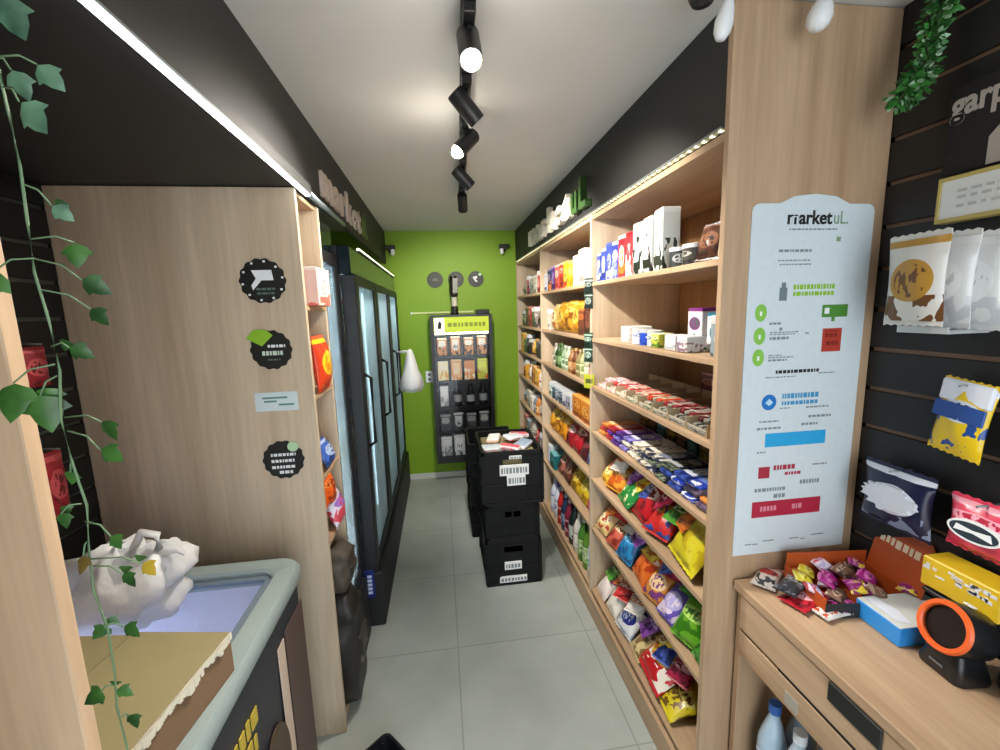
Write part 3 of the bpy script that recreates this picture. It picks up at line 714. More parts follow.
# bundle of white plastic bags behind the carton
def crumple(b, c, r, seed, sc=(1, 1, 1), nlat=18, nlon=26):
    rr_ = random.Random(seed); ph = [rr_.uniform(0, 6.28) for _ in range(8)]
    rings = []
    for i in range(nlat+1):
        th = PI*i/nlat; ring = []
        for j in range(nlon):
            a = 2*PI*j/nlon
            f = 1 + .10*math.sin(5*a+ph[0]+3*th) + .07*math.sin(9*a+ph[1]-4*th) + .09*math.sin(4*th+ph[2]+2*a) + .05*math.sin(13*a+ph[3]+7*th) + rr_.uniform(-.014, .014)
            z = math.cos(th)
            p = Vector((math.sin(th)*math.cos(a)*f*sc[0], math.sin(th)*math.sin(a)*f*sc[1], z*(f if z > 0 else .9)*sc[2]))*r + Vector(c)
            p.z = max(p.z, 0)
            ring.append(p)
        rings.append(ring)
    b.loft(rings, 0, cap=True)
BAGM = film('bag_white', 'f0f1f1', .93)
t = thing('carrier_bag_bundle', 'crumpled bundle of white carrier bags behind the cardboard carton', 'bags', (-.84, 1.13, FZ-.013))
b = MB(); crumple(b, (0, .0, .07), .125, 1, (1.05, .80, .95)); crumple(b, (.075, .03, .12), .08, 2, (.9, .85, .75)); b.build('folded_bags', BAGM, t, smooth=True)
b = MB(); crumple(b, (-.02, .02, .16), .06, 3, (1.0, .7, .6)); b.build('knotted_tops', BAGM, t, smooth=True)
b = MB(); b.tube([(.04, -.0, .19), (.07, -.01, .235), (.105, -.01, .225), (.10, -.005, .185)], .010); b.tube([(.08, .0, .165), (.14, .0, .175), (.155, 0, .16)], [.014, .008, .004]); b.build('carry_handles', BAGM, t, smooth=True)
# ---------------------------------------------------------------- stacked black crates
def crate(w, d, h, label, loc, rotz=0., labels=(), group='black crates in the aisle', grid=False):
    t = thing('plastic_crate', label, 'crate', loc, (0, 0, rotz), group)
    a, c = w/2, d/2
    b = MB()
    b.box(-a+.012, a-.012, -c+.012, c-.012, 0, .008)
    th = .006
    def wall(p, q, axis, s):
        # side with a raised rim, ribs and a hand hole
        off = (c if axis == 'y' else a)
        lo, hi = off-.014, off-.008
        hole0, hole1 = h-.085, h-.05
        hx_ = .055
        segs = [(-p, p, .0, hole0), (-p, -hx_, hole0, hole1), (hx_, p, hole0, hole1), (-p, p, hole1, h-.001)]
        for u0, u1, z0, z1 in segs:
            if axis == 'y': b.box(u0, u1, *sorted((s*lo, s*hi)), z0, z1)
            else: b.box(*sorted((s*lo, s*hi)), u0, u1, z0, z1)
        for z in ((.0, .014), (h*.36, h*.36+.008), (h-.022, h)):
            if axis == 'y': b.box(-p, p, *sorted((s*hi, s*off)), *z, bev=.001)
            else: b.box(*sorted((s*hi, s*off)), -p, p, *z, bev=.001)
        nr = 6 if grid else 4
        for i in range(nr+1):
            u = -p + i*2*p/nr
            if abs(u) < .05 and not grid: continue
            zz = (.014, h-.022)
            if axis == 'y': b.box(u-.005, u+.005, *sorted((s*hi, s*(off-.002))), *zz)
            else: b.box(*sorted((s*hi, s*(off-.002))), u-.005, u+.005, *zz)
    for s in (-1, 1): wall(a, c, 'y', s); wall(c-.0, a, 'x', s)
    b.build('crate_body', plain('crate_black', '0f1013', .55, spec=.25, bump=.08, bscale=150), t)
    for nm, x0, x1, z0, z1 in labels:
        o = MB().box(x0, x1, -c-.002, -c+.008, z0, z1).build('paper_label', PAPER, t)
        bb = MB(); rr_ = random.Random(int(z0*1000)); x = x0+.008
        while x < x1-.012:
            w_ = rr_.uniform(.006, .016); bb.box(x, min(x+w_, x1-.004), -c-.003, -c-.002, z0+.2*(z1-z0), z0+.75*(z1-z0)); x += w_+.006
        bb.build('label_print', plain('print_grey', '4c5557', .6), o)
    return t
crate(.325, .42, .288, 'black plastic crate on the floor at the foot of the front stack', (.357, 2.48, 0), 0, (('l', -.055, .045, .10, .145), ('l', -.085, .075, .02, .055)))
crate(.305, .42, .215, 'squat ribbed black crate between two taller crates of the front stack', (.357, 2.48, .289), .0, (), grid=True)
crate(.345, .44, .315, 'topmost crate of the front stack, black with white labels, filled with packets', (.362, 2.475, .505), 0, (('l', -.075, .09, .175, .235), ('l', -.035, .07, .115, .175), ('l', -.02, .05, .27, .287)))
crate(.325, .42, .228, 'black crate on the floor under the second stack, nearer the green wall', (.318, 3.05, 0), .0)
crate(.325, .42, .228, 'middle black crate of the second stack, nearer the green wall', (.316, 3.05, .229), .02)
crate(.335, .42, .228, 'topmost black crate of the second stack, its rim raised behind the packets', (.318, 3.05, .458), -.02)
PKT = [('eef0f2', 'c9d3dc', 'd0405a'), ('f1f1ef', 'd65a6c', 'a8b4c4'), ('e9ecf0', '8fa0b8', 'e6e6e6'), ('e6c7b0', 'f1f1ef', 'b86a58')]
for i, (x, y, z, rz) in enumerate(((-.10, -.10, .245, .2), (.0, -.12, .25, -.4), (.09, -.06, .245, .9), (-.07, .07, .25, 1.3), (.05, .06, .255, .5), (.10, .13, .245, .1))):
    o = MB().box(-.06, .06, -.04, .04, 0, .03, bev=.012, seg=2).build('paper_packet', pack(*PKT[i % 4], i % 3, .5), loc=(.362+x, 2.475+y, .545+z), rot=(.08*(-1)**i, .1*(-1)**(i//2), rz), smooth=True)
    tag(o, ['white packet at the front of the topmost crate, aisle side', 'white packet with a red mark at the front of the topmost crate', 'pale grey packet by the shelf side of the topmost crate', 'tan packet at the back of the topmost crate, aisle side', 'white packet lying on the middle of the topmost crate', 'pinkish packet in the far shelf-side corner of the topmost crate'][i], 'packet', 'packets in the top crate')
    t_ = None
# filler cartons that carry those packets
o = MB().box(-.145, .145, -.19, .19, 0, .274, bev=.006).build('filling_carton', plain('cardboard_brown', '8f7c55', .75, bscale=14), loc=(.362, 2.475, .514))
tag(o, 'brown carton filling the inside of the topmost front crate', 'box')
# black basket on the floor
t = thing('shopping_basket', 'black plastic basket standing on the floor before the oak unit', 'basket', (-.297, 1.222, 0), (0, 0, .72))
t.scale = (.82, .82, .82)
def rb(w, d, z, r=.03): return [Vector((u, v, z)) for u, v in rrect(-w, w, -d, d, r, 4)]
b = MB(); b.loft([rb(.12, .08, .002), rb(.15, .105, .125), rb(.158, .113, .128), rb(.158, .113, .14), rb(.148, .103, .14), rb(.115, .076, .008)], 0, cap=True); b.build('tub', plain('basket_black', '14161a', .3), t, smooth=True, sharp=35)
b = MB()
for i in range(9):
    x = -.12+.03*i
    for s in (-1, 1): b.box(x-.004, x+.004, s*.097-.004, s*.097+.004, .02, .12, bev=.001)
b.build('ribs', plain('basket_black', '14161a', .3), t)
MB().tube([(-.15, -.02, .138), (-.14, -.085, .152), (0, -.10, .156), (.14, -.085, .152), (.15, -.02, .138)], .006).build('carry_handle', plain('basket_grip', '2b2e33', .3), t)

# ---------------------------------------------------------------- lit display cabinet on the green wall
t = thing('display_cabinet', 'black wall cabinet with a glowing lime header on the green wall', 'cabinet', (.185, 3.985, .20))
W, D, H = .275, .14, 1.365
CB_ = plain('cabinet_black', '141516', .3)
b = MB().box(-W, W, -.004, .03, 0, H).box(-W, -W+.03, -D, -.004, 0, H).box(W-.03, W, -D, -.004, 0, H).box(-W+.03, W-.03, -D, -.004, 0, .05).box(-W+.03, W-.03, -D, -.004, H-.02, H)
b.build('carcass', CB_, t)
hd = MB().box(-W+.03, W-.03, -D-.002, -D+.03, H-.15, H-.02).build('lit_header', emis('header_lime', 'b8c832', .42), t)
MB().box(-W+.035, -W+.125, -D-.004, -D-.002, H-.145, H-.025).build('white_emblem', emis('header_white', 'f0f0e8', .5), hd)
MB().prism([(-W+.065, H-.12), (-W+.095, H-.12), (-W+.10, H-.075), (-W+.085, H-.05), (-W+.07, H-.075)], -D-.006, -D-.004).build('emblem_mark', INK, hd)
b = MB(); hr = random.Random(2); x = -.12
while x < .2:
    w_ = hr.uniform(.015, .035); b.box(x, x+w_, -D-.004, -D-.002, H-.105, H-.07); x += w_+.012
b.build('header_lettering', plain('header_print', '8ea02c', .5), hd)
CSH = [.055, .29, .53, .77, 1.0]
for z in CSH: MB().box(-W+.03, W-.03, -D+.02, -.006, z-.012, z).build('shelf', CB_, t)
MB().box(-W+.035, W-.035, -D+.004, -D+.014, H-.172, H-.155).build('light_tube', emis('cabinet_tube', 'fff6dc', 5.), t)
MB().box(-W+.03, W-.03, -D-.004, -D-.001, .05, H-.15).build('pane', glassy('cabinet_glass', 'ffffff', .015), t)
def cab(i, x, z, w, h, cols, kind, label, d=.05):
    loc = (.185+x, 3.985-.075, .20+z+.001)
    if kind == 'box':
        o = MB().box(-w/2, w/2, -d/2, d/2, 0, h, bev=.003).build('product_carton', pack(*cols, i % 3, .4), loc=loc)
        MB().box(-w*.35, w*.35, -d/2-.0012, -d/2, h*.55, h*.85).build('printed_plate', plain('plate_'+cols[1], cols[1], .5), o)
    else:
        o = MB().lathe([(0, 0), (w*.48, 0), (w*.5, h*.05), (w*.5, h*.6), (w*.2, h*.75), (w*.2, h*.9), (0, h*.9)], 12).build('glass_bottle', plain('btl_'+cols[0], cols[0], .15), loc=loc, smooth=True, sharp=40)
        MB().lathe([(w*.505, h*.2), (w*.505, h*.52)], 12).build('paper_band', plain('plate_'+cols[1], cols[1], .5), o, smooth=True)
        MB().lathe([(0, h*.9), (w*.24, h*.9), (w*.24, h), (0, h)], 10).build('cap', plain('cap_'+cols[2], cols[2], .4), o, smooth=True, sharp=40)
    return tag(o, label, 'packet' if kind == 'box' else 'bottle', 'goods in the wall cabinet')
pal = ['black tan and white', 'cream', 'white']
rows = [(1.0, .17, [('c98b50', 'e8e4dc', '241a14')]*4, 'box', 'tan and white pack', .085), (.77, .19, [('efe2b4', 'f0ead2', 'd8a84a'), ('d99a5c', 'e2c79c', 'e8e0cc'), ('d99a5c', 'c9844a', 'efe8d8'), ('b9c23a', 'd8e04a', 'b8562a')], 'box', 'pack', .095),
        (.53, .2, [('dfe3e4', 'f2f2f2', '9aa0a2'), ('1c1d20', '8d9296', '2a2a2c'), ('1c1d20', '8d9296', '2a2a2c'), ('1c1d20', '7d8488', '2a2a2c')], 'mix', '', .075),
        (.29, .17, [('3a3d42', '9da3a6', '202226'), ('26282c', 'b9bdc0', '202226'), ('4a4a48', '8c9094', '202226'), ('303236', '9a9f9f', '202226')], 'box', 'dark grey pack', .09), (.055, .2, [('c9ccd0', 'dfe1e3', '7e858a'), ('c3c7cb', 'dfe1e3', '50565a'), ('b4aa94', 'd8d2c4', '50565a'), ('c9ccd0', 'e6e6e6', '50565a')], 'box', 'pale grey pack', .1)]
rn = ['top', 'second', 'third', 'fourth', 'lowest']
cn4 = [['tan and white'] * 4, ['cream and gold', 'tan', 'orange-tan', 'lime green'], ['white', 'black', 'black', 'black'], ['dark grey'] * 4, ['pale grey', 'pale grey', 'beige', 'pale grey']]
for ri, (z, h, cols, kind, nm, w) in enumerate(rows):
    for j in range(4):
        x = -.18 + j*.12
        kd = kind if kind != 'mix' else ('box' if j == 0 else 'bottle')
        cab(j, x, z, w, h*(1 if j % 2 else .93), cols[j], kd, f'{cn4[ri][j]} {"bottle" if kd == "bottle" else "pack"}, {ordw[j]} from the coolers, {rn[ri]} shelf of the wall cabinet')
# things on and around the cabinet
t = thing('tall_bottle', 'tall dark bottle with a pale label standing on the wall cabinet', 'bottle', (.135, 3.93, 1.566))
MB().lathe([(0, 0), (.032, 0), (.034, .01), (.034, .06), (.026, .07), (.026, .16), (.036, .17), (.036, .30), (.03, .34), (0, .345)], 16).build('glass_body', plain('dark_bottle', '1e1b16', .25), t, smooth=True, sharp=40)
MB().lathe([(.027, .075), (.027, .155)], 14).build('pale_band', plain('pale_band', 'cfc9b0', .5), t, smooth=True)
MB().prism([(-.012, .19), (.03, .19), (.034, .32), (-.006, .32)], -.0385, -.0365).build('printed_plate', plain('grey_plate', '8f9088', .5), t)
t = thing('router_box', 'flat black box lying on the wall cabinet, by its shelf end', 'router', (.385, 3.93, 1.566))
MB().box(-.06, .06, -.04, .04, 0, .038, bev=.005).build('case', BLKPL, t); MB().box(-.05, .05, -.0412, -.0402, .012, .024).build('front_grille', plain('grille_dark', '0c0c0c', .5), t)
t = thing('cable_duct', 'thin pale cable duct along the green wall level with the cabinet top', 'cable duct', (-.0, 4.018, 1.585))
MB().box(-.255, .31, -.012, 0, -.006, .010, bev=.002).build('duct', plain('duct_pale', 'd7e09a', .5), t); MB().box(-.262, -.250, -.014, 0, -.009, .013, bev=.001).build('end_cap', WPL, t)
for x, lab, m2 in ((-.028, 'plain dark round sign on the green wall, nearest the coolers', None), (.161, 'dark round sign on the green wall behind the tall bottle', None), (.344, 'dark round sign with a white mark on the green wall, nearest the shelves', 1)):
    t = thing('round_sign', lab, 'sign', (x, 4.018, 1.882))
    MB().prism(circ(0, 0, .072, 32), -.006, 0).build('disc', plain('sign_dark', '23281c', .5), t)
    MB().prism(circ(0, 0, .058, 32), -.0068, -.006).build('inner_disc', plain('sign_darker', '2c3126', .5), t)
    if m2:
        MB().prism([(-.03, .02), (.01, .03), (.012, .008), (-.005, .0), (.018, -.02), (-.002, -.028), (-.02, -.002)], -.008, -.0068).build('white_mark', PAPER, t); MB().prism(circ(.038, .042, .014), -.0085, -.006).build('mint_dot', plain('print_mint', 'b9ddb0', .5), t)
    else: MB().prism([(-.03, -.01), (.03, -.01), (.02, .014), (-.02, .014)], -.008, -.0068).build('grey_mark', plain('sign_grey', '5a6050', .5), t)
t = thing('wall_socket', 'white double wall socket on the green wall beside the cabinet', 'socket', (-.125, 4.018, .995))
MB().box(-.035, .035, -.010, 0, -.055, .055, bev=.004).build('plate', WPL, t)
for z in (-.022, .022): MB().prism(circ(0, z, .014), -.012, -.010).build('inlet', plain('socket_dark', '55585a', .4), t)
for x, s, lab in ((-.40, 1, 'small black camera at the cooler end of the green wall'), (.60, -1, 'small black camera at the shelf end of the green wall')):
    t = thing('security_camera', lab, 'camera', (x, 4.018, 2.145))
    MB().lathe([(0, 0), (.03, 0), (.03, .012), (.012, .02), (0, .02)], 14, M=Matrix.Rotation(PI/2, 4, 'X')).build('wall_plate', BLKPL, t, smooth=True, sharp=40)
    MB().tube([(0, -.02, 0), (s*.01, -.06, .01)], .009).build('bracket', BLKPL, t)
    MB().box(-.045, .045, -.13, -.05, -.005, .03, bev=.008, seg=2).build('housing', BLKPL, t)
    MB().lathe([(0, -.05), (.016, -.045), (.018, -.02), (.018, 0), (0, 0)], 12).build('white_mount', WPL, t, loc=(s*.02, -.09, -.004), smooth=True, sharp=40)
# ---------------------------------------------------------------- goods
gr = random.Random(21)
def bag_obj(name, w, h, d, cols, style=0, detail=True, nu=10, nv=12, rough=.28):
    """pillow packet standing on its lower seal, face to local -Y"""
    sh = max(.008, .06*h); b = MB(); rings = []
    p1, p2, p3 = [gr.uniform(0, 6.28) for _ in range(3)]
    for j in range(nv+1):
        v = j/nv; z = sh + v*(h-2*sh)
        prof = max(0, math.sin(PI*min(1, max(0, v*.96+.02))))**.55
        ww = w/2*(1-.07*math.sin(PI*v))
        fr_, bk = [], []
        for i in range(nu+1):
            u = -1+2*i/nu
            tt = d/2*prof*max(0, 1-abs(u)**2.6)**.6
            wr = .0035*(math.sin(7*u+p1+3*v)+.7*math.sin(11*v+p2+4*u))*(1-abs(u)) + .003*math.sin(16*u+p3)*(abs(2*v-1)**3)*(1-abs(u))
            fr_.append(Vector((u*ww, -tt-.0012-wr*min(1, d/.05), z))); bk.append(Vector((u*ww, tt*.85+.0012+wr*.4, z)))
        rings.append(fr_ + bk[::-1])
    b.loft(rings, 0, cap=True)
    m = pack(*cols, style, rough)
    o = b.build(name, m, smooth=True, sharp=60)
    def seal(nm, z0, z1):
        s = MB(); n = 14; pts = [(-w/2+w*i/n, z0 if z1 > z0 else z0) for i in range(n+1)]
        zz = [(w/2-w*i/n, z1 + (.0018 if i % 2 else -.0018)) for i in range(n+1)]
        s.prism(pts+zz, -.0012, .0012).build(nm, plain('seal_'+cols[0], cols[0], .3), o)
    if detail:
        seal('top_seal', h-sh-.001, h); seal('lower_seal', sh+.001, .002)
    else:
        pass
    return o
def box_obj(name, w, h, d, cols, style=0, detail=True, rough=.4):
    o = MB().box(-w/2, w/2, 0, d, 0, h, bev=.0018).build(name, pack(*cols, style, rough))
    if detail:
        MB().box(-w*.40, w*.40, -.0008, 0, h*.08, h*.24).build('printed_strip', plain('strip_'+cols[2], cols[2], .45), o)
        MB().box(-w*.44, w*.44, d*.44, d*.56, h, h+.0006).build('top_flap_seam', plain('strip_'+cols[1], cols[1], .45), o)
    return o
def tin_obj(name, r, h, cols, style=0, lidc='c9ccce'):
    o = MB().lathe([(0, 0), (r, 0), (r, h*.86), (0, h*.86)], 16).build(name, pack(*cols, style, .35), smooth=True, sharp=40)
    MB().lathe([(r*1.03, h*.80), (r*1.04, h*.98), (r*.98, h), (0, h)], 16).build('cap', plain('cap_'+lidc, lidc, .4), o, smooth=True, sharp=40)
    return o
def pet_obj(name, r, h, cols, capc):
    o = MB().lathe(bottle_profile(r, h), 12).build(name, plain('pet_'+cols[0], cols[0], .2), smooth=True, sharp=50)
    MB().lathe([(r*.42, h*.91), (r*.42, h), (0, h)], 10).build('cap', plain('cap_'+capc, capc, .4), o, smooth=True, sharp=40)
    MB().lathe([(r*1.015, h*.16), (r*1.015, h*.52)], 12).build('paper_band', pack(cols[1], cols[2], cols[0], 1, .4), o, smooth=True)
    return o
SHN = ['bottom', 'sixth', 'fifth', 'fourth', 'third', 'second', 'top']
BN = ['nearest', 'middle', 'far']
ITEMS = []      # (bay, shelf, row, y, object, name, category, group-kind)
XFR = .728
def put(bi, si, kind, y, xo, w, h, d, lean, cols, nm, row=0, zoff=0., style=None, yaw=None, name=None):
    st = gr.randrange(3) if style is None else style
    det = bi < 2
    yj = gr.uniform(-.26, .26) if yaw is None else yaw
    if kind == 'bag' and yaw is None: lean += gr.uniform(-.12, .12)
    z = SHZ[si] + .001 + zoff
    gap = (SHZ[si+1]-.018 if si < 6 else 2.0) - z
    if kind == 'bag':
        while h*math.cos(lean)+d*.5*math.sin(lean)+.012 > gap and lean < 1.5: lean += .03
        half = w/2*math.cos(yj)+.03*abs(math.sin(yj))+.006
        y = min(max(y, BAYS[bi][0]+half), BAYS[bi][1]-half)
    rot = (-lean, 0, -PI/2+yj)
    if kind == 'bag':
        o = bag_obj(name or 'snack_packet', w, h, d, cols, st, det)
        loc = (XFR+xo+.004+d*.35*math.cos(lean), y, z + d*.40*math.sin(lean)); cat = 'packet'
    elif kind == 'box':
        o = box_obj(name or 'product_carton', w, h, d, cols, st, det); loc = (XFR+xo, y, z); cat = 'carton'
        rot = (0, 0, -PI/2+(yj*.4))
    elif kind == 'bar':
        o = MB().box(-w/2, w/2, 0, d, 0, h, bev=min(.006, h*.4), seg=2).build(name or 'chocolate_bar', pack(*cols, st+3, .3), smooth=True, sharp=50); loc = (XFR+xo, y, z); cat = 'bar'
        rot = (0, 0, -PI/2+yj*.6)
        if det: MB().box(-w*.42, w*.42, d*.2, d*.32, h, h+.0008).build('printed_band', plain('strip_'+cols[1], cols[1], .45), o)
    elif kind == 'tin':
        o = tin_obj(name or 'product_tin', w/2, h, cols, st); loc = (XFR+xo+w/2, y, z); cat = 'tin'; rot = (0, 0, gr.uniform(0, 6))
    elif kind == 'pet':
        o = pet_obj(name or 'plastic_bottle', w/2, h, cols[:3], cols[3] if len(cols) > 3 else 'e8e8e8'); loc = (XFR+xo+w/2, y, z); cat = 'bottle'; rot = (0, 0, gr.uniform(0, 6))
    o.location = loc; o.rotation_euler = rot
    ITEMS.append((bi, si, row, y, o, nm, cat, zoff))
    return o
B_, X_, C_, T_, P_ = 'bag', 'box', 'bar', 'tin', 'pet'
# --- nearest bay, top shelf
for y, w, h, c, nm in ((1.955, .05, .125, ('25307e', '8a97c8', 'c9d0e4'), 'navy carton'), (1.895, .05, .14, ('2a3a9c', 'c8d0ea', '16206a'), 'blue carton'), (1.83, .06, .155, ('2a3cb0', '4456c4', 'dfe3f2'), 'bright blue carton'), (1.765, .05, .15, ('2738a4', 'e4e8f2', '8c98d0'), 'blue and white carton'),
                       (1.70, .06, .165, ('c8222e', 'f0e6e2', 'e07a2a'), 'red carton'), (1.632, .06, .165, ('d42a34', 'b01c28', 'f2e2dc'), 'red and white carton'), (1.56, .07, .185, ('e8eae4', 'f3f4ef', '23271f'), 'white carton'), (1.483, .07, .19, ('eaece6', 'f4f5f0', '1f231c'), 'white carton'), (1.405, .07, .20, ('e4e8e0', 'f1f3ee', '2c3028'), 'tall white carton')):
    put(0, 6, X_, y, .012, w, h, .06 if 'white c' in nm else .10, 0, c, nm, style=0 if 'white' in nm else None)
put(0, 6, T_, 1.315, .01, .07, .062, 0, 0, ('34383a', '9aa0a0', '1c2022'), 'dark grey tin'); put(0, 6, T_, 1.24, .01, .07, .062, 0, 0, ('3c3a38', 'a8a49c', '1c1a18'), 'dark grey tin')
put(0, 6, X_, 1.28, .13, .10, .13, .08, 0, ('352a6a', 'dfe0ee', '241c50'), 'purple carton', 1)
put(0, 6, B_, 1.165, .02, .09, .11, .04, .25, ('4a2c20', '7a5036', '2c1810'), 'dark brown packet'); put(0, 6, B_, 1.095, .03, .08, .12, .04, .2, ('c9bca8', 'e6ded0', '8a6a50'), 'beige packet')
put(0, 6, X_, 1.185, .15, .05, .175, .10, 0, ('3a2a5c', 'e8e4ec', '6a4a8c'), 'violet carton', 1); put(0, 6, X_, 1.12, .15, .05, .17, .10, 0, ('43303a', 'ded6d2', '2a1c22'), 'plum carton', 1)
# --- second
put(0, 5, X_, 1.675, .02, .075, .065, .1, 0, ('ece9e2', 'f2f0ea', 'd9d3c6'), 'small white carton')
for y, c, nm in ((1.60, ('dfe6f2', '2f5fc0', 'f2f2f2'), 'white and blue tub'), (1.535, ('2a4fc0', 'e8eef6', '1a2f80'), 'blue tub'), (1.475, ('c9d2dc', '44607a', 'f0f0f0'), 'pale grey tub')): put(0, 5, T_, y, .02, .055, .058, 0, 0, c, nm, lid_ if False else 0) if False else put(0, 5, T_, y, .02, .055, .058, 0, 0, c, nm)
put(0, 5, X_, 1.415, .015, .045, .05, .06, 0, ('c9cf4a', 'eef0c0', '5a7a2a'), 'lime carton'); put(0, 5, X_, 1.315, .015, .06, .05, .06, 0, ('e3e4e2', 'f2f2f0', 'b0b4b8'), 'little white carton'); put(0, 5, X_, 1.245, .015, .05, .05, .06, 0, ('cfd2d4', 'e9e9e9', '8a6f80'), 'little grey carton')
put(0, 5, X_, 1.33, .11, .09, .135, .08, 0, ('e6e2ea', '7a2a78', '2f6a4a'), 'white and purple carton', 1)
put(0, 5, X_, 1.195, .10, .105, .12, .10, 0, ('dfe7ea', '1f6f8c', 'f2f4f4'), 'white carton with teal label', 1, style=1); put(0, 5, T_, 1.108, .03, .10, .115, 0, 0, ('8a9aa4', 'c0ccd2', '4a5a64'), 'big grey-blue tin')
# --- third: display trays of little bars
TR_ = [(('e8b8bc', 'f2e2e2', 'c04a5c'), 'pink'), (('c9484c', 'f0d8d4', '8a2028'), 'red'), (('d85a58', 'f4ece8', 'a02830'), 'coral'), (('c02a2a', 'e8a090', 'f2e2c8'), 'red'), (('e0502e', 'f4d8b0', '9c2014'), 'orange'), (('9c2430', 'd8a8a4', '5c1018'), 'dark red'), (('8a2a34', 'c8a8a0', '3c1418'), 'maroon'), (('5c2a2e', 'b0a098', '2c1416'), 'dark maroon')]
FRT = [(('ead0d2', 'f4ecec', 'c86a78'), 'pale pink'), (('e6d4cc', 'f0e8e0', 'b8483c'), 'cream'), (('d8cdb8', 'efe8d8', '7a6a50'), 'beige'), (('c4bda8', 'e4e0d0', '5f6a4c'), 'beige'), (('b4ad9a', 'd8d4c6', '4f5a48'), 'stone'), (('a8a294', 'ccc8bc', '4a5048'), 'grey-beige'), (('9c988c', 'c4c2b8', '4a4a48'), 'silver'), (('8a877e', 'bab8b0', '3c3c3a'), 'dull silver')]
for k in range(8):
    y = 1.90-k*.108
    t = thing('display_tray', f'open cardboard display tray of small bars, {ordw[7-k]} from the entrance on the third shelf', 'tray', (XFR+.012, y, SHZ[4]+.001), (0, 0, -PI/2), 'display trays on the third shelf')
    MB().box(-.051, .051, 0, .26, 0, .002).box(-.051, -.049, 0, .26, .002, .04).box(.049, .051, 0, .26, .002, .04).box(-.049, .049, .258, .26, .002, .055).box(-.049, .049, 0, .002, .002, .022).build('tray_card', plain('tray_card', 'b9a888', .7), t)
    MB().box(-.045, .045, -.0012, 0, .004, .02).build('printed_front', pack(*FRT[k][0], 2, .5), t)
    for q in range(6):
        cols, cn = FRT[k] if q < 3 else TR_[k]
        put(0, 4, C_, y + (-.03, 0, .03)[q % 3] + gr.uniform(-.002, .002), .022+(q//3)*.115 + gr.uniform(0, .006), .024, .020, .10, 0, cols, cn+' bar', q//3, zoff=.004, yaw=0, name='candy_bar')
        if q < 3: put(0, 4, C_, y+(-.028, .0, .03)[q % 3]+gr.uniform(-.002, .002), .035+gr.uniform(0, .012), .025, .018, .095, 0, cols if q % 2 else TR_[k][0], (cn if q % 2 else TR_[k][1])+' bar', 2, zoff=.026, yaw=gr.uniform(-.1, .1), name='candy_bar')
put(0, 4, X_, 1.52, .30, .10, .115, .08, 0, ('6a2c34', 'c88a80', '3a161c'), 'dull red carton', 3); put(0, 4, X_, 1.37, .30, .12, .13, .08, 0, ('22345c', '8a9ab4', '141f3a'), 'dark blue carton', 3)
# --- fourth: flat chocolate bars in low stacks
FL = [(('e0964a', 'f2c890', 'b85a20'), 'orange'), (('b02430', 'e8b0a0', '5c1018'), 'red'), (('5a2a8c', 'c8b0e0', '2a1450'), 'purple'), (('8a80c8', 'ece8f4', '3a3080'), 'lilac'), (('e8e2d4', 'f4f0e6', '8a7a5a'), 'cream'), (('dcd2bc', 'f0eadc', '1c2444'), 'beige'), (('1f2848', '8c94b0', 'e0ddd0'), 'navy'), (('2a2c38', 'b8bcc4', '7c8a6c'), 'charcoal'), (('3a58b4', 'e2e8f4', '1c2a70'), 'blue'), (('2240b0', '7088d8', 'eef0f6'), 'royal blue'), (('30283c', 'a89cb0', '6c5c74'), 'dark violet')]
for k in range(11):
    y = 1.925-k*.082
    for lv in range(3):
        cols, cn = FL[(k + (lv == 1)) % 11] if lv else FL[k]
        put(0, 3, C_, y, .010+lv*.012+gr.uniform(0, .008), .072, .017, .16, 0, cols, cn+' chocolate bar', lv, zoff=lv*.0185, yaw=gr.uniform(-.05, .05))
    cols = [('5c4a1c', 'a8883c', '2c2410'), ('3c2418', '8a5c3c', '1c100a'), ('1f4a4c', '5c9098', '10282a')][k % 3]
    put(0, 3, X_, y, .235, .074, .07+.02*(k % 2), .14, 0, cols, ['dull gold', 'dark brown', 'deep teal'][k % 3]+' carton', 3)
# --- fifth: bright snack packets leaning back
S5 = [(1.915, .01, .11, .14, .05, .75, ('e8c040', 'f4e8a0', 'b86a1c'), 'yellow snack packet'), (1.80, .01, .13, .15, .06, .8, ('eda02c', 'f6d890', 'c85a18'), 'orange snack packet'), (1.67, .0, .14, .17, .06, .85, ('1f8a3c', '58b860', 'e6e0b0'), 'green snack packet'),
      (1.525, .0, .14, .19, .07, .75, ('c01f2a', 'f2dcd8', '7a1018'), 'red snack packet'), (1.39, .0, .13, .17, .06, .8, ('cc2a24', 'f0a040', '3a50a0'), 'red and orange packet'), (1.215, -.012, .19, .25, .08, .62, ('d8cc28', 'efe878', 'c8b020'), 'big yellow snack packet'), (1.085, .03, .08, .12, .05, .8, ('8a8478', 'c8c4b8', '4a463e'), 'grey packet')]
S5B = [(1.90, .19, .12, .15, .05, .5, ('3c7a58', 'a8d0a8', '1c4a30'), 'teal green packet'), (1.78, .20, .12, .15, .05, .5, ('7cb08c', 'cfe4d0', '3a6a4a'), 'pale green packet'), (1.65, .20, .12, .17, .05, .5, ('7a1a20', 'b85a50', '3a0c10'), 'dark red packet'), (1.51, .21, .13, .17, .06, .5, ('a81c28', 'e0b0a8', '5a0c14'), 'crimson packet'), (1.37, .20, .13, .17, .06, .5, ('8c1820', 'd89890', '4a0a10'), 'wine red packet'), (1.23, .235, .13, .15, .05, .9, ('d8901c', 'f0c850', '9c4c10'), 'amber packet'), (1.10, .21, .12, .15, .05, .9, ('d49a28', 'e8c870', '8a4a14'), 'mustard packet')]
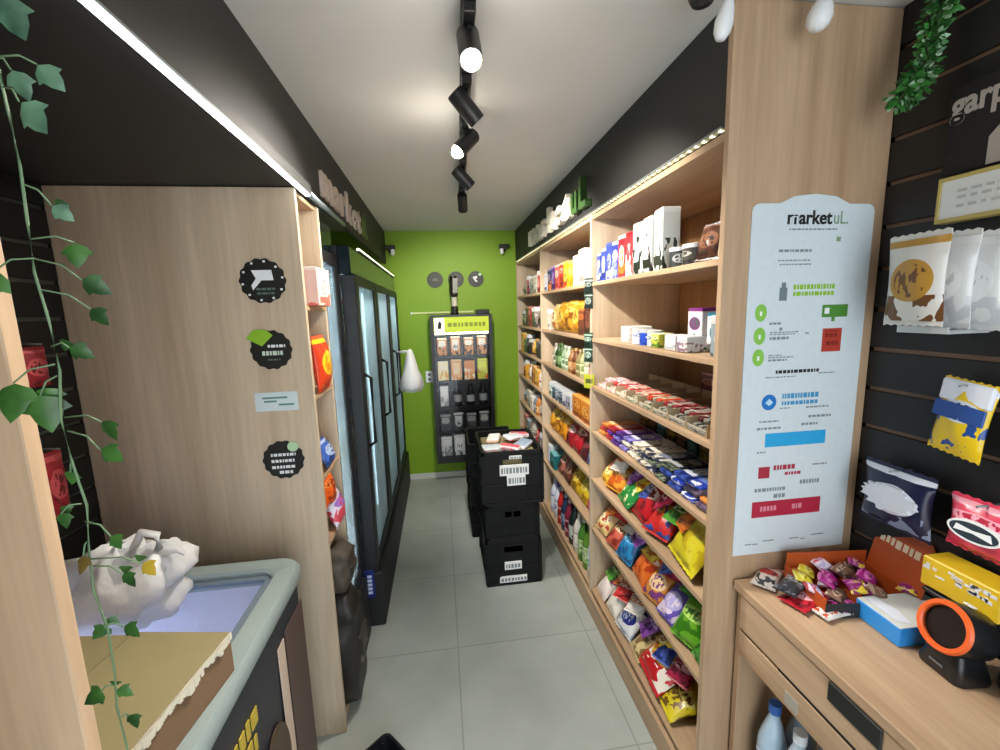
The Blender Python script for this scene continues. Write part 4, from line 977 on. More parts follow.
S6 = [(1.925, .0, .13, .14, .05, .7, ('dcc080', 'f0e4b8', 'b03a30'), 'beige snack packet'), (1.78, .0, .11, .13, .05, .7, ('c8604a', 'f0d8a0', '8a2a20'), 'brick red packet'), (1.66, -.005, .12, .17, .07, .55, ('2a86c0', '70b8e0', '1a5a90'), 'blue snack packet'), (1.525, .0, .14, .17, .07, .7, ('e0702a', 'f4e0d0', 'b03a18'), 'orange snack packet'), (1.40, .0, .11, .14, .05, .75, ('d8923a', 'f0d0a0', '7a3a80'), 'gold snack packet'), (1.295, .0, .11, .14, .05, .8, ('6a58c0', 'b8b0e8', 'e8d8f0'), 'lilac snack packet'), (1.18, .0, .12, .16, .06, .75, ('6cb02c', 'b8e070', '3a7a18'), 'bright green packet'), (1.085, .0, .08, .15, .06, .75, ('4c9a34', 'a8d488', '286018'), 'green packet')]
S6B = [(1.88, .18, .13, .15, .05, .5, ('8a6a48', 'c8a880', '4a3420'), 'brown packet'), (1.74, .19, .13, .15, .05, .5, ('3c4a5c', '8a98ac', '1c2430'), 'slate packet'), (1.59, .19, .13, .15, .05, .5, ('8a4a20', 'd0905c', '4a2410'), 'rust packet'), (1.45, .19, .13, .16, .05, .5, ('4a4c60', 'a0a4bc', '2a2c3c'), 'grey-violet packet'), (1.34, .19, .09, .17, .05, .5, ('7058b8', 'c0b4e8', '3c2c7a'), 'purple packet'), (1.25, .19, .08, .15, .05, .6, ('a01c38', 'd89098', '580c1c'), 'crimson packet'), (1.16, .19, .10, .16, .05, .7, ('c8a42c', 'e8d880', '5a2c14'), 'yellow and brown packet'), (1.075, .20, .06, .15, .04, .7, ('2c6a48', '80b494', '183c28'), 'dark green packet')]
S7 = [(1.92, .0, .12, .15, .06, .75, ('ecdcd8', 'd8388c', 'f4f0ec'), 'pink and white packet'), (1.79, .0, .12, .16, .06, .8, ('ece4d4', 'd87a34', 'f2ece0'), 'cream and orange packet'), (1.655, .0, .13, .15, .06, .75, ('e4e6ea', '1f2c80', 'a8b4d0'), 'white and navy packet'), (1.53, .0, .11, .16, .06, .85, ('d8c48c', 'efe4c0', '8a6a40'), 'beige packet'), (1.405, -.012, .20, .25, .09, .95, ('c82028', 'ecb83c', 'f0e8dc'), 'big red snack packet'), (1.275, .0, .12, .16, .05, 1.25, ('d8c820', 'f0e87c', '7a5a1c'), 'yellow packet')]
S7B = [(1.86, .20, .13, .16, .05, .5, ('3c3430', '8a7c74', '1c1816'), 'black-brown packet'), (1.72, .20, .13, .16, .05, .5, ('2c3038', '788090', '14181c'), 'charcoal packet'), (1.58, .20, .13, .16, .05, .5, ('6a5c48', 'b0a084', '3a3020'), 'khaki packet'), (1.42, .24, .13, .18, .06, .4, ('d87a24', 'f0c060', 'a03c14'), 'orange packet'), (1.28, .20, .12, .14, .05, 1.1, ('8a6a24', 'd0b050', '4a2c60'), 'ochre packet'), (1.15, .22, .11, .13, .05, 1.2, ('b8b430', 'e4e088', '3c2c5c'), 'olive yellow packet')]
for si, rws in ((2, (S5, S5B)), (1, (S6, S6B)), (0, (S7, S7B))):
    for rw, lst in enumerate(rws):
        for y, xo, w, h, d, lean, c, nm in lst: put(0, si, B_, y, xo, w, h, d, lean, c, nm, rw)
XP = [('d83a3a', 'f4d8c8', '7a1418'), ('e8c83a', 'f6ecb0', 'b0641c'), ('5aa83a', 'c8e8a8', '2c6a1c'), ('e8e2d6', 'd87a3c', 'f6f2ea'), ('4a62b8', 'c8d0ec', '1c2c74'), ('e07a2c', 'f4cc8c', '94400f'), ('8a4aa8', 'd8b8e8', '4a1c64'), ('b82c50', 'f0b8c4', '641028')]
XN = ['red', 'yellow', 'leaf green', 'cream', 'blue', 'orange', 'purple', 'raspberry']
for si in (2, 1, 0):
    for k in range(9):
        q = (k*5 + si*3 + 2) % 8
        if si == 0 and k == 0: continue
        put(0, si, B_, 1.165+k*.091+gr.uniform(-.02, .02), .035+gr.uniform(-.01, .03), gr.uniform(.075, .10), gr.uniform(.09, .115), .04, gr.uniform(.9, 1.25), XP[q], 'little '+XN[q]+' packet', 5, zoff=.105+.012*(k % 2)-.02*(si == 2), yaw=gr.uniform(-.7, .7))
put(0, 0, P_, 1.085, .03, .05, .12, 0, 0, ('1f5a34', '2c7a48', 'dfe8dc', '184028'), 'small green bottle')
# --- middle and far bays, shelf by shelf from the entrance end
def run(bi, si, specs, xo=.012, row=0):
    y = BAYS[bi][0] + .03
    for kind, w, h, d, lean, c, nm in specs:
        if y + w > BAYS[bi][1]-.01: break
        put(bi, si, kind, y+w/2, xo, w, h, d, lean, c, nm, row, yaw=gr.uniform(-.05, .05)); y += w+.012
W1, W2 = ('eee6e0', 'f6f2ee', 'b0a49c'), ('e6dcd6', 'f2ece8', '8a8078')
run(1, 6, [(X_, .09, .17, .12, 0, W1, 'tall white carton'), (X_, .09, .18, .12, 0, W2, 'tall pale carton'), (X_, .09, .16, .12, 0, W1, 'white carton'), (X_, .08, .14, .12, 0, ('e8c024', 'f4e080', 'c08a14'), 'yellow carton'), (X_, .08, .15, .12, 0, ('e8b020', 'f0d060', 'b03a20'), 'amber carton'), (X_, .08, .15, .12, 0, ('c83028', 'f0c0a8', '7a1814'), 'red carton'), (X_, .09, .15, .12, 0, ('d8605c', 'f2d8c8', 'a02c2c'), 'coral carton'), (X_, .08, .15, .12, 0, ('5c2c80', 'b090d0', '301450'), 'purple carton'), (X_, .09, .14, .12, 0, ('2c2c60', '8890c0', 'd87a40'), 'indigo carton'), (X_, .08, .12, .12, 0, ('c8c8d0', 'ececf0', '4a4a70'), 'pale grey carton')])
run(1, 5, [(X_, .10, .17, .15, 0, ('4a1c18', '7a3c2c', '2a0e0c'), 'dark maroon carton'), (X_, .09, .14, .15, 0, ('6a2c1c', 'c86a34', '3a140c'), 'russet carton'), (B_, .15, .18, .08, .15, ('c8861c', 'e8b850', '8a4c10'), 'big amber packet'), (B_, .15, .19, .08, .15, ('c88a24', 'e4c060', '7a4810'), 'big golden packet'), (B_, .15, .18, .08, .15, ('b8801c', 'd8b050', '6a440c'), 'big ochre packet'), (B_, .13, .17, .07, .15, ('d8a860', 'f0d8a8', 'a05c2c'), 'tan packet'), (T_, .07, .14, 0, 0, ('b8b0a0', 'e0dcd0', '6a6458'), 'stone tin')])
run(1, 4, [(P_, .06, .15, 0, 0, ('8a5c68', 'c88a94', 'e8d0d0', 'a03c48'), 'pinkish jar'), (P_, .06, .15, 0, 0, ('b8b49c', 'dcd8c0', '8a9a58', 'c8c8b8'), 'beige jar'), (P_, .06, .16, 0, 0, ('a8a880', 'd4d8a8', '6a8a3c', 'd8d8c8'), 'pale olive jar'), (P_, .06, .15, 0, 0, ('8a7c50', 'c8b888', '5c6a34', 'b8a078'), 'khaki jar'), (P_, .06, .15, 0, 0, ('6a3c20', 'b07c48', '3c2010', 'c89a60'), 'brown jar'), (P_, .06, .14, 0, 0, ('94683c', 'd0a878', '5a3818', 'b08850'), 'tan jar'), (P_, .06, .15, 0, 0, ('a8b498', 'd8e0c8', '4c6a3c', 'e0e4d8'), 'pale green jar'), (P_, .06, .15, 0, 0, ('8aa080', 'c0d0b4', '3c5c34', 'd0d8c8'), 'sage jar'), (P_, .06, .16, 0, 0, ('3c5c2c', '90b078', '203818', '6a8a54'), 'green jar'), (P_, .06, .15, 0, 0, ('2c4420', '708858', '182810', '4a683a'), 'dark green jar'), (P_, .06, .15, 0, 0, ('a09c88', 'ccc8b4', '5a5648', 'bcb8a4'), 'grey jar')])
run(1, 3, [(X_, .16, .12, .16, 0, ('d07c24', 'e8a850', '8a4410'), 'orange carton'), (X_, .14, .12, .16, 0, ('c47420', 'e8a04c', '7a3c0c'), 'amber carton')] + [(T_, .07, .10, 0, 0, c, nm) for c, nm in ((('c8c8cc', 'ececee', '5a5a70'), 'silver tin'), (('8a8a98', 'c4c4d0', '3c3c50'), 'grey tin'), (('b8b8c0', 'e4e4ea', '54546a'), 'pale grey tin'), (('58606c', 'a0a8b4', '2c3440'), 'slate tin'), (('7c8894', 'b8c4d0', '404c58'), 'blue-grey tin'), (('48606c', '90a8b4', '243440'), 'teal-grey tin'), (('98a8a0', 'd0dcd4', '4c5c54'), 'grey-green tin'))])
run(1, 2, [(B_, .13, .15, .07, .5, ('3a6ac0', '90b4e8', '1c3c80'), 'blue packet'), (B_, .10, .14, .06, .5, ('4c1c24', '8a4048', '280c10'), 'dark wine packet'), (B_, .14, .18, .07, .5, ('b01c28', 'e4a8a0', '600c14'), 'red packet'), (B_, .13, .16, .06, .5, ('9c1c28', 'e8c0b8', '540c14'), 'deep red packet'), (B_, .13, .16, .07, .5, ('d8901c', 'f0c050', '94500c'), 'orange packet'), (B_, .13, .17, .07, .5, ('d09024', 'ecc860', '8c500c'), 'golden packet'), (B_, .10, .17, .06, .4, ('c89020', 'e4bc58', '80480c'), 'mustard packet')])
run(1, 1, [(B_, .13, .18, .07, .45, ('c8307c', 'e890bc', '741440'), 'magenta packet'), (B_, .15, .20, .08, .55, ('e0c028', 'f2e070', 'a8801c'), 'big yellow packet'), (B_, .14, .18, .08, .55, ('d8b428', 'ecd468', '9c741c'), 'yellow packet'), (B_, .13, .16, .06, .5, ('6c4030', 'b08470', '38201a'), 'brown packet'), (B_, .13, .16, .06, .5, ('a86a5c', 'd8a898', '5c342c'), 'dusty pink packet'), (X_, .11, .11, .12, 0, ('1f6c74', '70b0b8', '103c40'), 'teal carton'), (T_, .08, .14, 0, 0, ('c8d0e4', 'eef0f8', '5c70a8'), 'pale blue tin')])
run(1, 0, [(P_, .075, .27, 0, 0, ('e8ecec', 'f4f6f6', '7ad0d8', '2a9aa0'), 'white bottle with teal cap'), (P_, .075, .26, 0, 0, ('5c8c34', 'a0c870', 'dce8c8', '3a6420'), 'light green bottle'), (P_, .075, .26, 0, 0, ('4c8030', '94bc68', 'd0e0bc', 'd0d0c0'), 'green bottle'), (P_, .08, .25, 0, 0, ('dcd8d0', 'f0ece4', 'a07c8c', 'c8c0b8'), 'cream bottle'), (P_, .08, .26, 0, 0, ('1f2c28', 'c8d0cc', '506058', '141c18'), 'black bottle with pale label'), (P_, .075, .25, 0, 0, ('8c2c44', 'd090a0', '501424', 'e0c0c8'), 'raspberry bottle'), (P_, .075, .25, 0, 0, ('2c3c5c', '8c9cbc', '141f34', 'c8ccd8'), 'navy bottle'), (P_, .075, .26, 0, 0, ('c8302c', 'f0b0a0', '701410', 'e8e8e8'), 'red bottle'), (P_, .08, .25, 0, 0, ('d8dcec', 'f0f2fa', '7080c0', '4c60b0'), 'white and blue bottle'), (P_, .08, .26, 0, 0, ('ccd4e8', 'eceffa', '6074b8', 'e0e4f0'), 'pale blue bottle')])
FARC = [(('8c8078', 'c8beb4', '3c342e'), 'grey-brown'), (('c87c3c', 'e8b880', '6a3c18'), 'caramel'), (('3c342c', '8c8070', '1c1814'), 'black-brown'), (('b8b4a8', 'e0dcd0', '5c584c'), 'stone'), (('d8a038', 'f0cc80', '8a5c18'), 'golden'), (('a83c3c', 'dc9890', '5a1c1c'), 'red'), (('e4dcd4', 'f4f0ea', 'b0343c'), 'white and red'), (('4c5c3c', '9cac84', '283020'), 'moss green'), (('788090', 'b4bcc8', '3c4450'), 'slate'), (('2c2c30', '7c7c84', '141416'), 'black')]
for si in range(7):
    sp = []
    for k in range(8):
        c, cn = FARC[(si*3 + k*7 + (k//2)) % 10]
        kd = (X_, T_, B_, P_, X_, B_, T_)[(si + k//2) % 7]
        h = gr.uniform(.12, .17)
        sp.append((kd, .075 if kd in (T_, P_) else .10, h, .09 if kd == X_ else .06, .3 if kd == B_ else 0, c if kd != P_ else (*c, 'd8d4cc'), cn + {'box': ' carton', 'tin': ' tin', 'bag': ' packet', 'pet': ' bottle'}[kd]))
    run(2, si, sp)
# --- labels: what it is, then where it sits counted from the entrance
by = {}
for it in ITEMS: by.setdefault((it[0], it[1], it[2], it[5]), []).append(it)
ROWN = {(0, 4): ['front', 'rear', 'upper', 'hindmost'], (0, 3): ['lowest-layer', 'middle-layer', 'upper-layer', 'rear']}
for (bi, si, row, nm), lst in by.items():
    lst.sort(key=lambda i: i[3])
    rn_ = 'middle-row' if row == 4 else 'upper-row' if row == 5 else ROWN.get((bi, si), ['front' if any(k[0] == bi and k[1] == si and k[2] == 1 for k in by) else '', 'rear'])[row]
    for k, (b_, s_, r_, y, o, n_, cat, zo) in enumerate(lst):
        pos = '' if len(lst) == 1 else (('nearer the entrance', 'further from the entrance')[k] if len(lst) == 2 else f'{ordw[k]} from the entrance')
        lab = f"{rn_+' ' if rn_ else ''}{nm}{', ' + pos if pos else ''} on the {SHN[s_]} shelf of the {BN[b_]} bay"
        tag(o, lab, cat, f'goods on the {SHN[s_]} shelf of the {BN[b_]} bay')
# hanging strips at the front of the first divider
for z, c, lab in ((1.70, ('23302a', '8c9a90', '101814'), 'dark clip strip packet hanging high on the first shelf divider'), (1.44, ('2c4438', 'a8c0b0', '14241c'), 'dark green packet hanging halfway up the first shelf divider')):
    for q in (0, 1):
        o = bag_obj('hanging_packet', .045, .075, .014, c, q, True, 6, 8); o.location = (.712, 2.01, z-.07*q-.04); o.rotation_euler = (0, 0, -PI/4)
        tag(o, lab.replace('packet', ('upper packet', 'lower packet')[q]), 'packet')
t = thing('shelf_talker', 'yellow-green paper tag on the edge of the first shelf divider', 'tag', (.716, 2.01, 1.235))
MB().box(-.028, .028, -.001, .001, -.035, .035, bev=.0005).build('card', plain('talker_lime', 'b0b42c', .5), t, rot=(0, 0, -PI/4)); MB().box(-.018, .018, -.0016, -.001, -.01, .012).build('printed_patch', plain('talker_dark', '4c5a1c', .5), t, rot=(0, 0, -PI/4))

# ---------------------------------------------------------------- narrow side shelf goods
def nput(o, loc, rot, label, cat): o.location = loc; o.rotation_euler = rot; return tag(o, label, cat)
nput(box_obj('biscuit_carton', .16, .13, .10, ('f0c8bc', 'f6e4dc', 'd86a5c'), 1), (-.405, 1.63, 1.631), (0, 0, PI/2), 'pale pink carton at the top of the narrow oak side shelves', 'carton')
nput(bag_obj('snack_packet', .15, .20, .06, ('d8401c', 'f0c828', 'e88a1c'), 1), (-.432, 1.625, 1.326), (-.06, 0, PI/2), 'red and yellow snack packet in the narrow oak side shelves', 'packet')
nput(bag_obj('snack_packet', .12, .10, .05, ('3a62b8', 'b4c8e8', '1c3474'), 1), (-.434, 1.63, 1.031+.012), (-.42, 0, PI/2), 'blue and white packet in the narrow oak side shelves', 'packet')
nput(bag_obj('snack_packet', .10, .13, .05, ('e8601c', 'f09040', '9c2c0c'), 2), (-.438, 1.575, .782+.117), (-.15, 0, PI/2-.2), 'orange packet upright behind the lilac one, narrow oak shelves', 'packet')
nput(bag_obj('snack_packet', .12, .15, .07, ('e4dcec', 'a070c8', 'd84c5c'), 0), (-.428, 1.66, .782+.004), (-.25, 0, PI/2), 'lilac and white packet in the narrow oak side shelves', 'packet')
o = box_obj('low_riser_carton', .09, .115, .10, ('c8a8a0', 'e8d8d0', 'a06a60'), 2); nput(o, (-.47, 1.573, .781), (0, 0, PI/2), 'dusty pink carton carrying the orange packet, narrow oak shelves', 'carton')
def sack(name, w, h, d, mat, mat2):
    b = MB(); rings = []
    for j in range(15):
        v = j/14; s = (math.sin(PI*min(1, v*.75+.18)))**.4 if v < .85 else 1-(v-.85)*3.2
        ring = []
        for i in range(24):
            a = 2*PI*i/24; f = 1+.06*math.sin(5*a+9*v)+.05*math.sin(3*a-13*v)
            ca, sa = math.cos(a), math.sin(a)
            ring.append(Vector((w/2*s*f*math.copysign(abs(ca)**.6, ca), d/2*s*f*math.copysign(abs(sa)**.6, sa), v*h)))
        rings.append(ring)
    b.loft(rings, 0)
    o = b.build(name, mat, smooth=True)
    MB().box(-w*.3, w*.3, -d/2-.006, -d/2*.6, h*.35, h*.6, bev=.004).build('printed_plate', mat2, o)
    return o
SK = pack('211f1c', '3a362f', '6a6252', 1, .5)
nput(sack('charcoal_sack', .19, .46, .15, plain('sack_black', '24211e', .5, bump=.6, bscale=30), SK), (-.45, 1.635, .061), (0, 0, PI/2), 'tall black sack at the foot of the narrow oak side shelves', 'sack')
nput(sack('charcoal_sack', .15, .17, .12, plain('sack_speckled', '4c4338', .6, bump=.8, bscale=40), SK), (-.46, 1.635, .53), (.1, .08, PI/2), 'speckled brown bag lying on the tall black sack', 'sack')

# red packs on the slat wall behind the freezer
for y, z, w, h, lab in ((1.325, 1.425, .085, .11, 'red pack hooked on the slat wall over the freezer, upper one'), (1.32, 1.05, .075, .19, 'red pack hooked on the slat wall over the freezer, lower one')):
    o = bag_obj('hanging_packet', w, h, .03, ('a82030', 'd85a60', '701018'), 1); nput(o, (-1.108, y, z), (0, 0, PI/2), lab, 'packet')
    MB().tube([(0, .036, h+.012), (0, -.03, h+.008)], .0025).build('wire_hook', GREYM, o)

# ---------------------------------------------------------------- oak counter and what stands on it
CT = .815
t = thing('counter', 'pale oak counter with a drawer, along the black slat wall', 'counter', (1.0, .42, 0))
def cb(name, x0, x1, y0, y1, z0, z1, m, par=None, bev=.0015):
    return MB().box(x0-1.0, x1-1.0, y0-.42, y1-.42, z0, z1, bev=bev).build(name, m, par or t)
cb('worktop', .797, 1.172, -.18, 1.024, CT-.028, CT, OAKY, bev=.003)
cb('side_panel', .812, 1.172, 1.002, 1.022, 0, CT-.028, OAKZ); cb('side_panel', .812, 1.172, -.16, -.14, 0, CT-.028, OAKZ)
cb('lower_shelf', .83, 1.17, -.14, 1.0, .16, .18, OAKY); cb('back_panel', 1.165, 1.172, -.14, 1.002, 0, CT-.028, OAKZ)
cb('lower_rail', .805, .823, -.14, 1.0, .60, .672, OAKY)
cb('drawer_floor', .825, 1.16, -.13, .995, .60, .612, OAKY)
dr = cb('drawer', .802, .822, .25, .998, .685, CT-.03, OAKY)
cb('handle', .797, .803, .60, .716, .735, CT-.033, plain('pull_black', '191918', .4), dr, .002)
cb('gap_shade_strip', .806, .820, .25, .86, .6725, .6845, plain('gap_shade', '12100e', .8))  # dark strip painted in for the shade of the slot
cb('sticker', .8035, .805, .79, .83, .610, .645, plain('grey_sticker', 'a9a498', .5), None, .0004)
# bottles on the lower shelf
for i, (x, y, c, lab) in enumerate(((.875, .93, ('a8c0d4', '6a90c0', 'e4ecf2', '2c62b0'), 'clear bluish water bottle under the counter, next to the oak side panel'), (.875, .845, ('b0c4d4', '7a9cc8', 'e8eef2', 'e0e4e8'), 'clear water bottle under the counter, between two others'), (.875, .76, ('2c8a3c', '78c080', 'd8ecd8', '1c6a2c'), 'green bottle under the counter'), (.965, .93, ('9cb4c8', '5c84b8', 'dce6ee', '2c62b0'), 'water bottle in the back row under the counter, by the side panel'), (.965, .84, ('a4b8c8', '6488b4', 'e0e8ee', '2c62b0'), 'water bottle in the back row under the counter, further from the side panel'))):
    o = pet_obj('water_bottle', .038, .31, c[:3], c[3]); nput(o, (x, y, .181), (0, 0, i), lab, 'bottle')
# orange candy tray with a raised printed flap
OR = plain('card_orange', 'b8501c', .5); ORD = plain('card_dark', '23282c', .5)
t = thing('candy_box', 'orange card display box with a raised printed flap, full of sweets', 'box', (1.035, .905, CT+.001), (0, 0, -.12))
W, D = .115, .075
MB().box(-W, W, -D, D, 0, .003).box(-W, -W+.003, -D, D, .003, .05).box(W-.003, W, -D, D, .003, .05).box(-W+.003, W-.003, D-.003, D, .003, .085).build('tray_body', OR, t)
MB().box(-W, W, -D-.003, -D, 0, .038).build('front_panel', ORD, t)
# flap stands at the wall side
fl = MB().prism([(-.085, 0), (.072, 0), (.070, .13), (.05, .15), (-.07, .135), (-.088, .11)], 0, .003, 'x').build('raised_flap', OR, t, loc=(W-.002, 0, .048), rot=(0, .22, 0))
fx = MB(); fr2 = random.Random(9); y = .055
while y > -.05:
    w_ = fr2.uniform(.008, .016); fx.box(-.0012, 0, y-w_, y, .082+.004*fr2.random(), .104); y -= w_+.005
fx.build('flap_lettering', plain('flap_cream', 'e8d8b8', .5), fl)
SW = [(('a01c78', 'd870b8', '5c0c44'), 'magenta'), (('d8c82c', 'f0e880', '94841c'), 'yellow'), (('7a5c4c', 'b89c88', '44302a'), 'brown'), (('e4d4e4', 'c83c4c', 'b8b0d8'), 'red-white'), (('8c2070', 'c868a8', 'e0c83c'), 'purple'), (('e08a2c', 'f0c070', '9c3c14'), 'orange')]
k = 0
for iy in range(4):
    for ix in range(6):
        c, cn = SW[(ix*2+iy*3+k//7) % 6]
        o = bag_obj('wrapped_sweet', .042, .055, .018, c, k % 3, False, 6, 6)
        x = -.095+.035*ix; y = -.055+.035*iy
        q = Vector((x, y, 0)); q.rotate(Euler((0, 0, -.12)))
        nput(o, (1.035+q.x+.01, .905+q.y-.012, CT+.018+.014*((ix+iy) % 3)+.006*ix/5), (-1.25+gr.uniform(-.2, .2), gr.uniform(-.25, .25), gr.uniform(-1.2, 1.2)), f'{cn} sweet in the orange box, row {ordw[iy]} from the entrance, {ordw[ix]} from the aisle', 'sweet'); o['group'] = 'sweets in the orange box'; k += 1
# wafers lying beside it
for i, (x, y, z, rz, w, h, c, lab) in enumerate(((.862, .965, .0, -.9, .06, .12, ('d8d0c8', 'c8403c', '3a3a40'), 'white and red wafer pack at the counter corner by the oak panel'), (.885, .888, .0, -1.25, .07, .13, ('c02838', 'e8b0b8', '801420'), 'red wafer pack lying between the orange box and the drawer'), (.876, .905, .024, -1.1, .055, .10, ('2c2c30', 'c8ccd0', '6a6a74'), 'black and silver pack lying over the red wafer pack'), (.925, .845, .0, -1.45, .045, .09, ('d8d8d4', '34424c', 'c84c34'), 'grey-white pack in front of the orange box'))):
    o = bag_obj('wafer_pack', w, h, .02, c, i % 3, True, 8, 8); nput(o, (x+.03*math.sin(rz), y-.0, CT+.011+z), (-PI/2, 0, rz), lab, 'packet')
# white and blue carton
t = thing('card_carton', 'flat white carton with bright blue sides between the sweets and the scanner', 'carton', (1.082, .785, CT+.001), (0, 0, -1.62))
MB().box(-.055, .055, -.088, .088, 0, .046, bev=.002).build('body', plain('carton_blue', '2f8fe0', .35), t)
MB().box(-.054, .054, -.087, .087, .0458, .0472, bev=.0005).build('pale_top', plain('carton_top', 'cfd4d2', .45), t)
b = MB(); b.box(-.0562, -.055, -.07, .07, .006, .014); b.build('white_band', PAPER, t)
MB().prism([(-.05, -.07), (.03, -.07), (.045, -.05), (.0, -.035), (-.04, -.045)], .0472, .0478, 'z').build('printed_patch', pack('4a62c0', 'dfe6f4', '1f3aa0', 1, .4), t)
# desktop code scanner
t = thing('barcode_scanner', 'black desktop scanner with an orange ring around its window', 'scanner', (1.040, .664, CT+.001), (0, 0, -1.70))
t.scale = (.76, .76, .76)
SB = plain('scanner_black', '1b1c1e', .3)
b = MB(); b.loft([rb(.058, .05, 0, .02), rb(.060, .052, .012, .02), rb(.050, .044, .05, .02), rb(.044, .04, .075, .02)], 0); b.build('base_stand', SB, t, smooth=True, sharp=40)
Mh = Matrix.Translation((0, -.012, .138)) @ Matrix.Rotation(math.radians(72), 4, 'X')
hd = MB(); hd.lathe([(0, -.075), (.045, -.07), (.064, -.045), (.070, -.01), (.072, .03), (.068, .046), (.060, .046), (.058, .036), (.0, .036)], 30, M=Matrix.Rotation(math.radians(72), 4, 'X')); h = hd.build('scanner_head', SB, t, loc=(0, .0, .125), smooth=True, sharp=35)
MB().lathe([(.054, .0465), (.057, .052), (.066, .052), (.070, .044), (.066, .040), (.054, .040)], 32, M=Matrix.Rotation(math.radians(72), 4, 'X')).build('orange_ring', plain('ring_orange', 'e8642c', .35), h, smooth=True, sharp=50)
MB().lathe([(0, .0375), (.053, .0375), (.053, .0362), (0, .0362)], 28, M=Matrix.Rotation(math.radians(72), 4, 'X')).build('scan_window', plain('window_dark', '1c0f0c', .35), h, smooth=True, sharp=40)
MB().box(-.018, .018, -.0535, -.0515, .026, .032).build('grey_lettering', plain('scanner_grey', '6a6c6e', .5), t)
MB().box(-.012, .012, -.008, .008, .0, .004, bev=.001).build('status_button', WPL, t, loc=(.0, .02, .197), rot=(-.3, 0, 0))
t = thing('card_reader', 'black card reader at the very edge of the counter, beside the scanner', 'card reader', (1.075, .545, CT+.001), (0, 0, -.6))
MB().box(-.038, .038, -.07, .07, 0, .055, bev=.008, seg=2).build('body', SB, t, smooth=True, sharp=40); MB().box(-.028, .028, .01, .055, .0552, .057).build('screen', plain('screen_grey', '50585c', .15), t)
for i in range(9): MB().box(-.006, .006, -.004, .004, 0, .003, bev=.001).build('key_button', WPL, t, loc=(-.02+.02*(i % 3), -.05+.018*(i//3), .055))

# ---------------------------------------------------------------- goods on the right slat wall
def hook(y, z, ln=.07):
    return MB().tube([(.012, 0, 0), (-ln, 0, 0), (-ln-.006, 0, .008)], .0025)
SWX = 1.168
for i, (dy, dx, rx, ry) in enumerate(((-.045, -.062, .02, .0), (-.07, -.022, .02, .02), (-.10, .018, .02, .02), (-.085, .058, .0, .0))):
    o = bag_obj('nut_bag', .135-.008*i, .205, .028, ('d8d6d0', 'b88a34', '6a4424') if i == 0 else ('dcdcda', 'e6e6e4', 'c4c6c8'), 1, True); nput(o, (SWX-.052+dx*.85, .888+dy, 1.535-.004*i), (rx, ry, -PI/2+(-.10, -.05, .05, .0)[i]), ('white nut bag with brown picture, frontmost on its slat wall hook', 'plain white bag behind the pictured nut bag', 'creased white bag turned aside behind the pictured nut bag', 'plain white bag closest to the edge, beside the creased one')[i], 'bag')
t = thing('wire_hook', 'steel hook on the slat wall holding the white nut bags', 'hook', (SWX+.002, .875, 1.725)); hook(0, 0, .085).build('rod', GREYM, t); MB().box(.0, .008, -.02, .02, -.015, .015, bev=.001).build('clip', GREYM, t)
t = thing('bag_shelf', 'narrow clear ledge under the white nut bags', 'ledge', (SWX, .875, 1.524)); MB().box(-.10, .004, -.105, .0, -.004, .004, bev=.001).build('ledge', film('clear_ledge', 'd8dcdc', .55, .15), t); MB().box(-.103, -.10, -.105, .0, -.004, .012, bev=.001).build('lip', film('clear_ledge', 'd8dcdc', .55, .15), t)
t = thing('sign_box', 'white sign box with a gold edge high on the slat wall', 'sign', (SWX-.004, .785, 1.812))
MB().box(-.03, .012, -.10, .085, -.045, .045, bev=.003).build('body', plain('sign_white', 'd9dad6', .45), t)
MB().box(-.032, .0, -.10, .085, .040, .049, bev=.001).box(-.032, .0, -.10, .085, -.049, -.040, bev=.001).box(-.032, .0, .083, .090, -.049, .049, bev=.001).build('gold_edge', plain('edge_gold', 'b8a45c', .4), t)
b = MB(); q = random.Random(6)
for zz in (.012, -.002, -.02):
    y = .05
    while y > -.09:
        w_ = q.uniform(.006, .02); b.box(-.0312, -.03, y-w_, y, zz, zz+.006); y -= w_+.008
b.build('faint_print', plain('faint_grey', 'b4b6b2', .5), t)
t = thing('black_shirt', 'black folded shirt with white lettering above the white sign box', 'shirt', (SWX-.006, .80, 1.955))
MB().box(-.016, .010, -.105, .085, -.09, .10, bev=.007, seg=2).build('cloth', plain('shirt_black', '191616', .85, bump=.3, bscale=60), t, smooth=True, sharp=50)
CR = plain('shirt_print', 'a89e94', .6)
text('garp', .07, .001, CR, 'white_lettering', t, (-.0168, .075, .035), (PI/2, 0, -PI/2), .8, .002)
MB().prism([(.0, -.085), (-.10, -.085), (-.10, .005), (-.03, .005), (.0, -.03)], -.0178, -.0162, 'x').build('pale_patch', CR, t)
o = bag_obj('snack_packet', .105, .175, .03, ('e8c420', 'dfe4ee', '1f4a94'), 0, True); nput(o, (SWX-.03, .785, 1.243), (.0, .12, -PI/2-.05), 'yellow, blue and white packet hanging in the middle of the slat wall', 'packet')
MB().box(-.05, .05, -.0175, -.012, .085, .122, bev=.002).build('blue_band', plain('band_blue', '1f4a94', .35), o); MB().box(-.05, .05, -.012, .0, .122, .172, bev=.004).build('white_head', plain('head_white', 'e4e8f2', .35), o)
MB().tube([(0, .028, .165), (0, -.03, .165)], .0025).build('wire_hook', GREYM, o)
o = bag_obj('snack_packet', .17, .165, .05, ('1c2140', 'dfe4ec', '8a94b0'), 1, True); nput(o, (SWX-.035, .885, 1.012), (0, 0, -PI/2-.0), 'navy packet with a white burst, low on the slat wall', 'packet')
b = MB(); q = random.Random(12); pts = []
for i in range(40):
    a = 2*PI*i/40; r_ = 1+q.uniform(-.18, .12); pts.append((.066*r_*math.cos(a), .085+.034*r_*math.sin(a)))
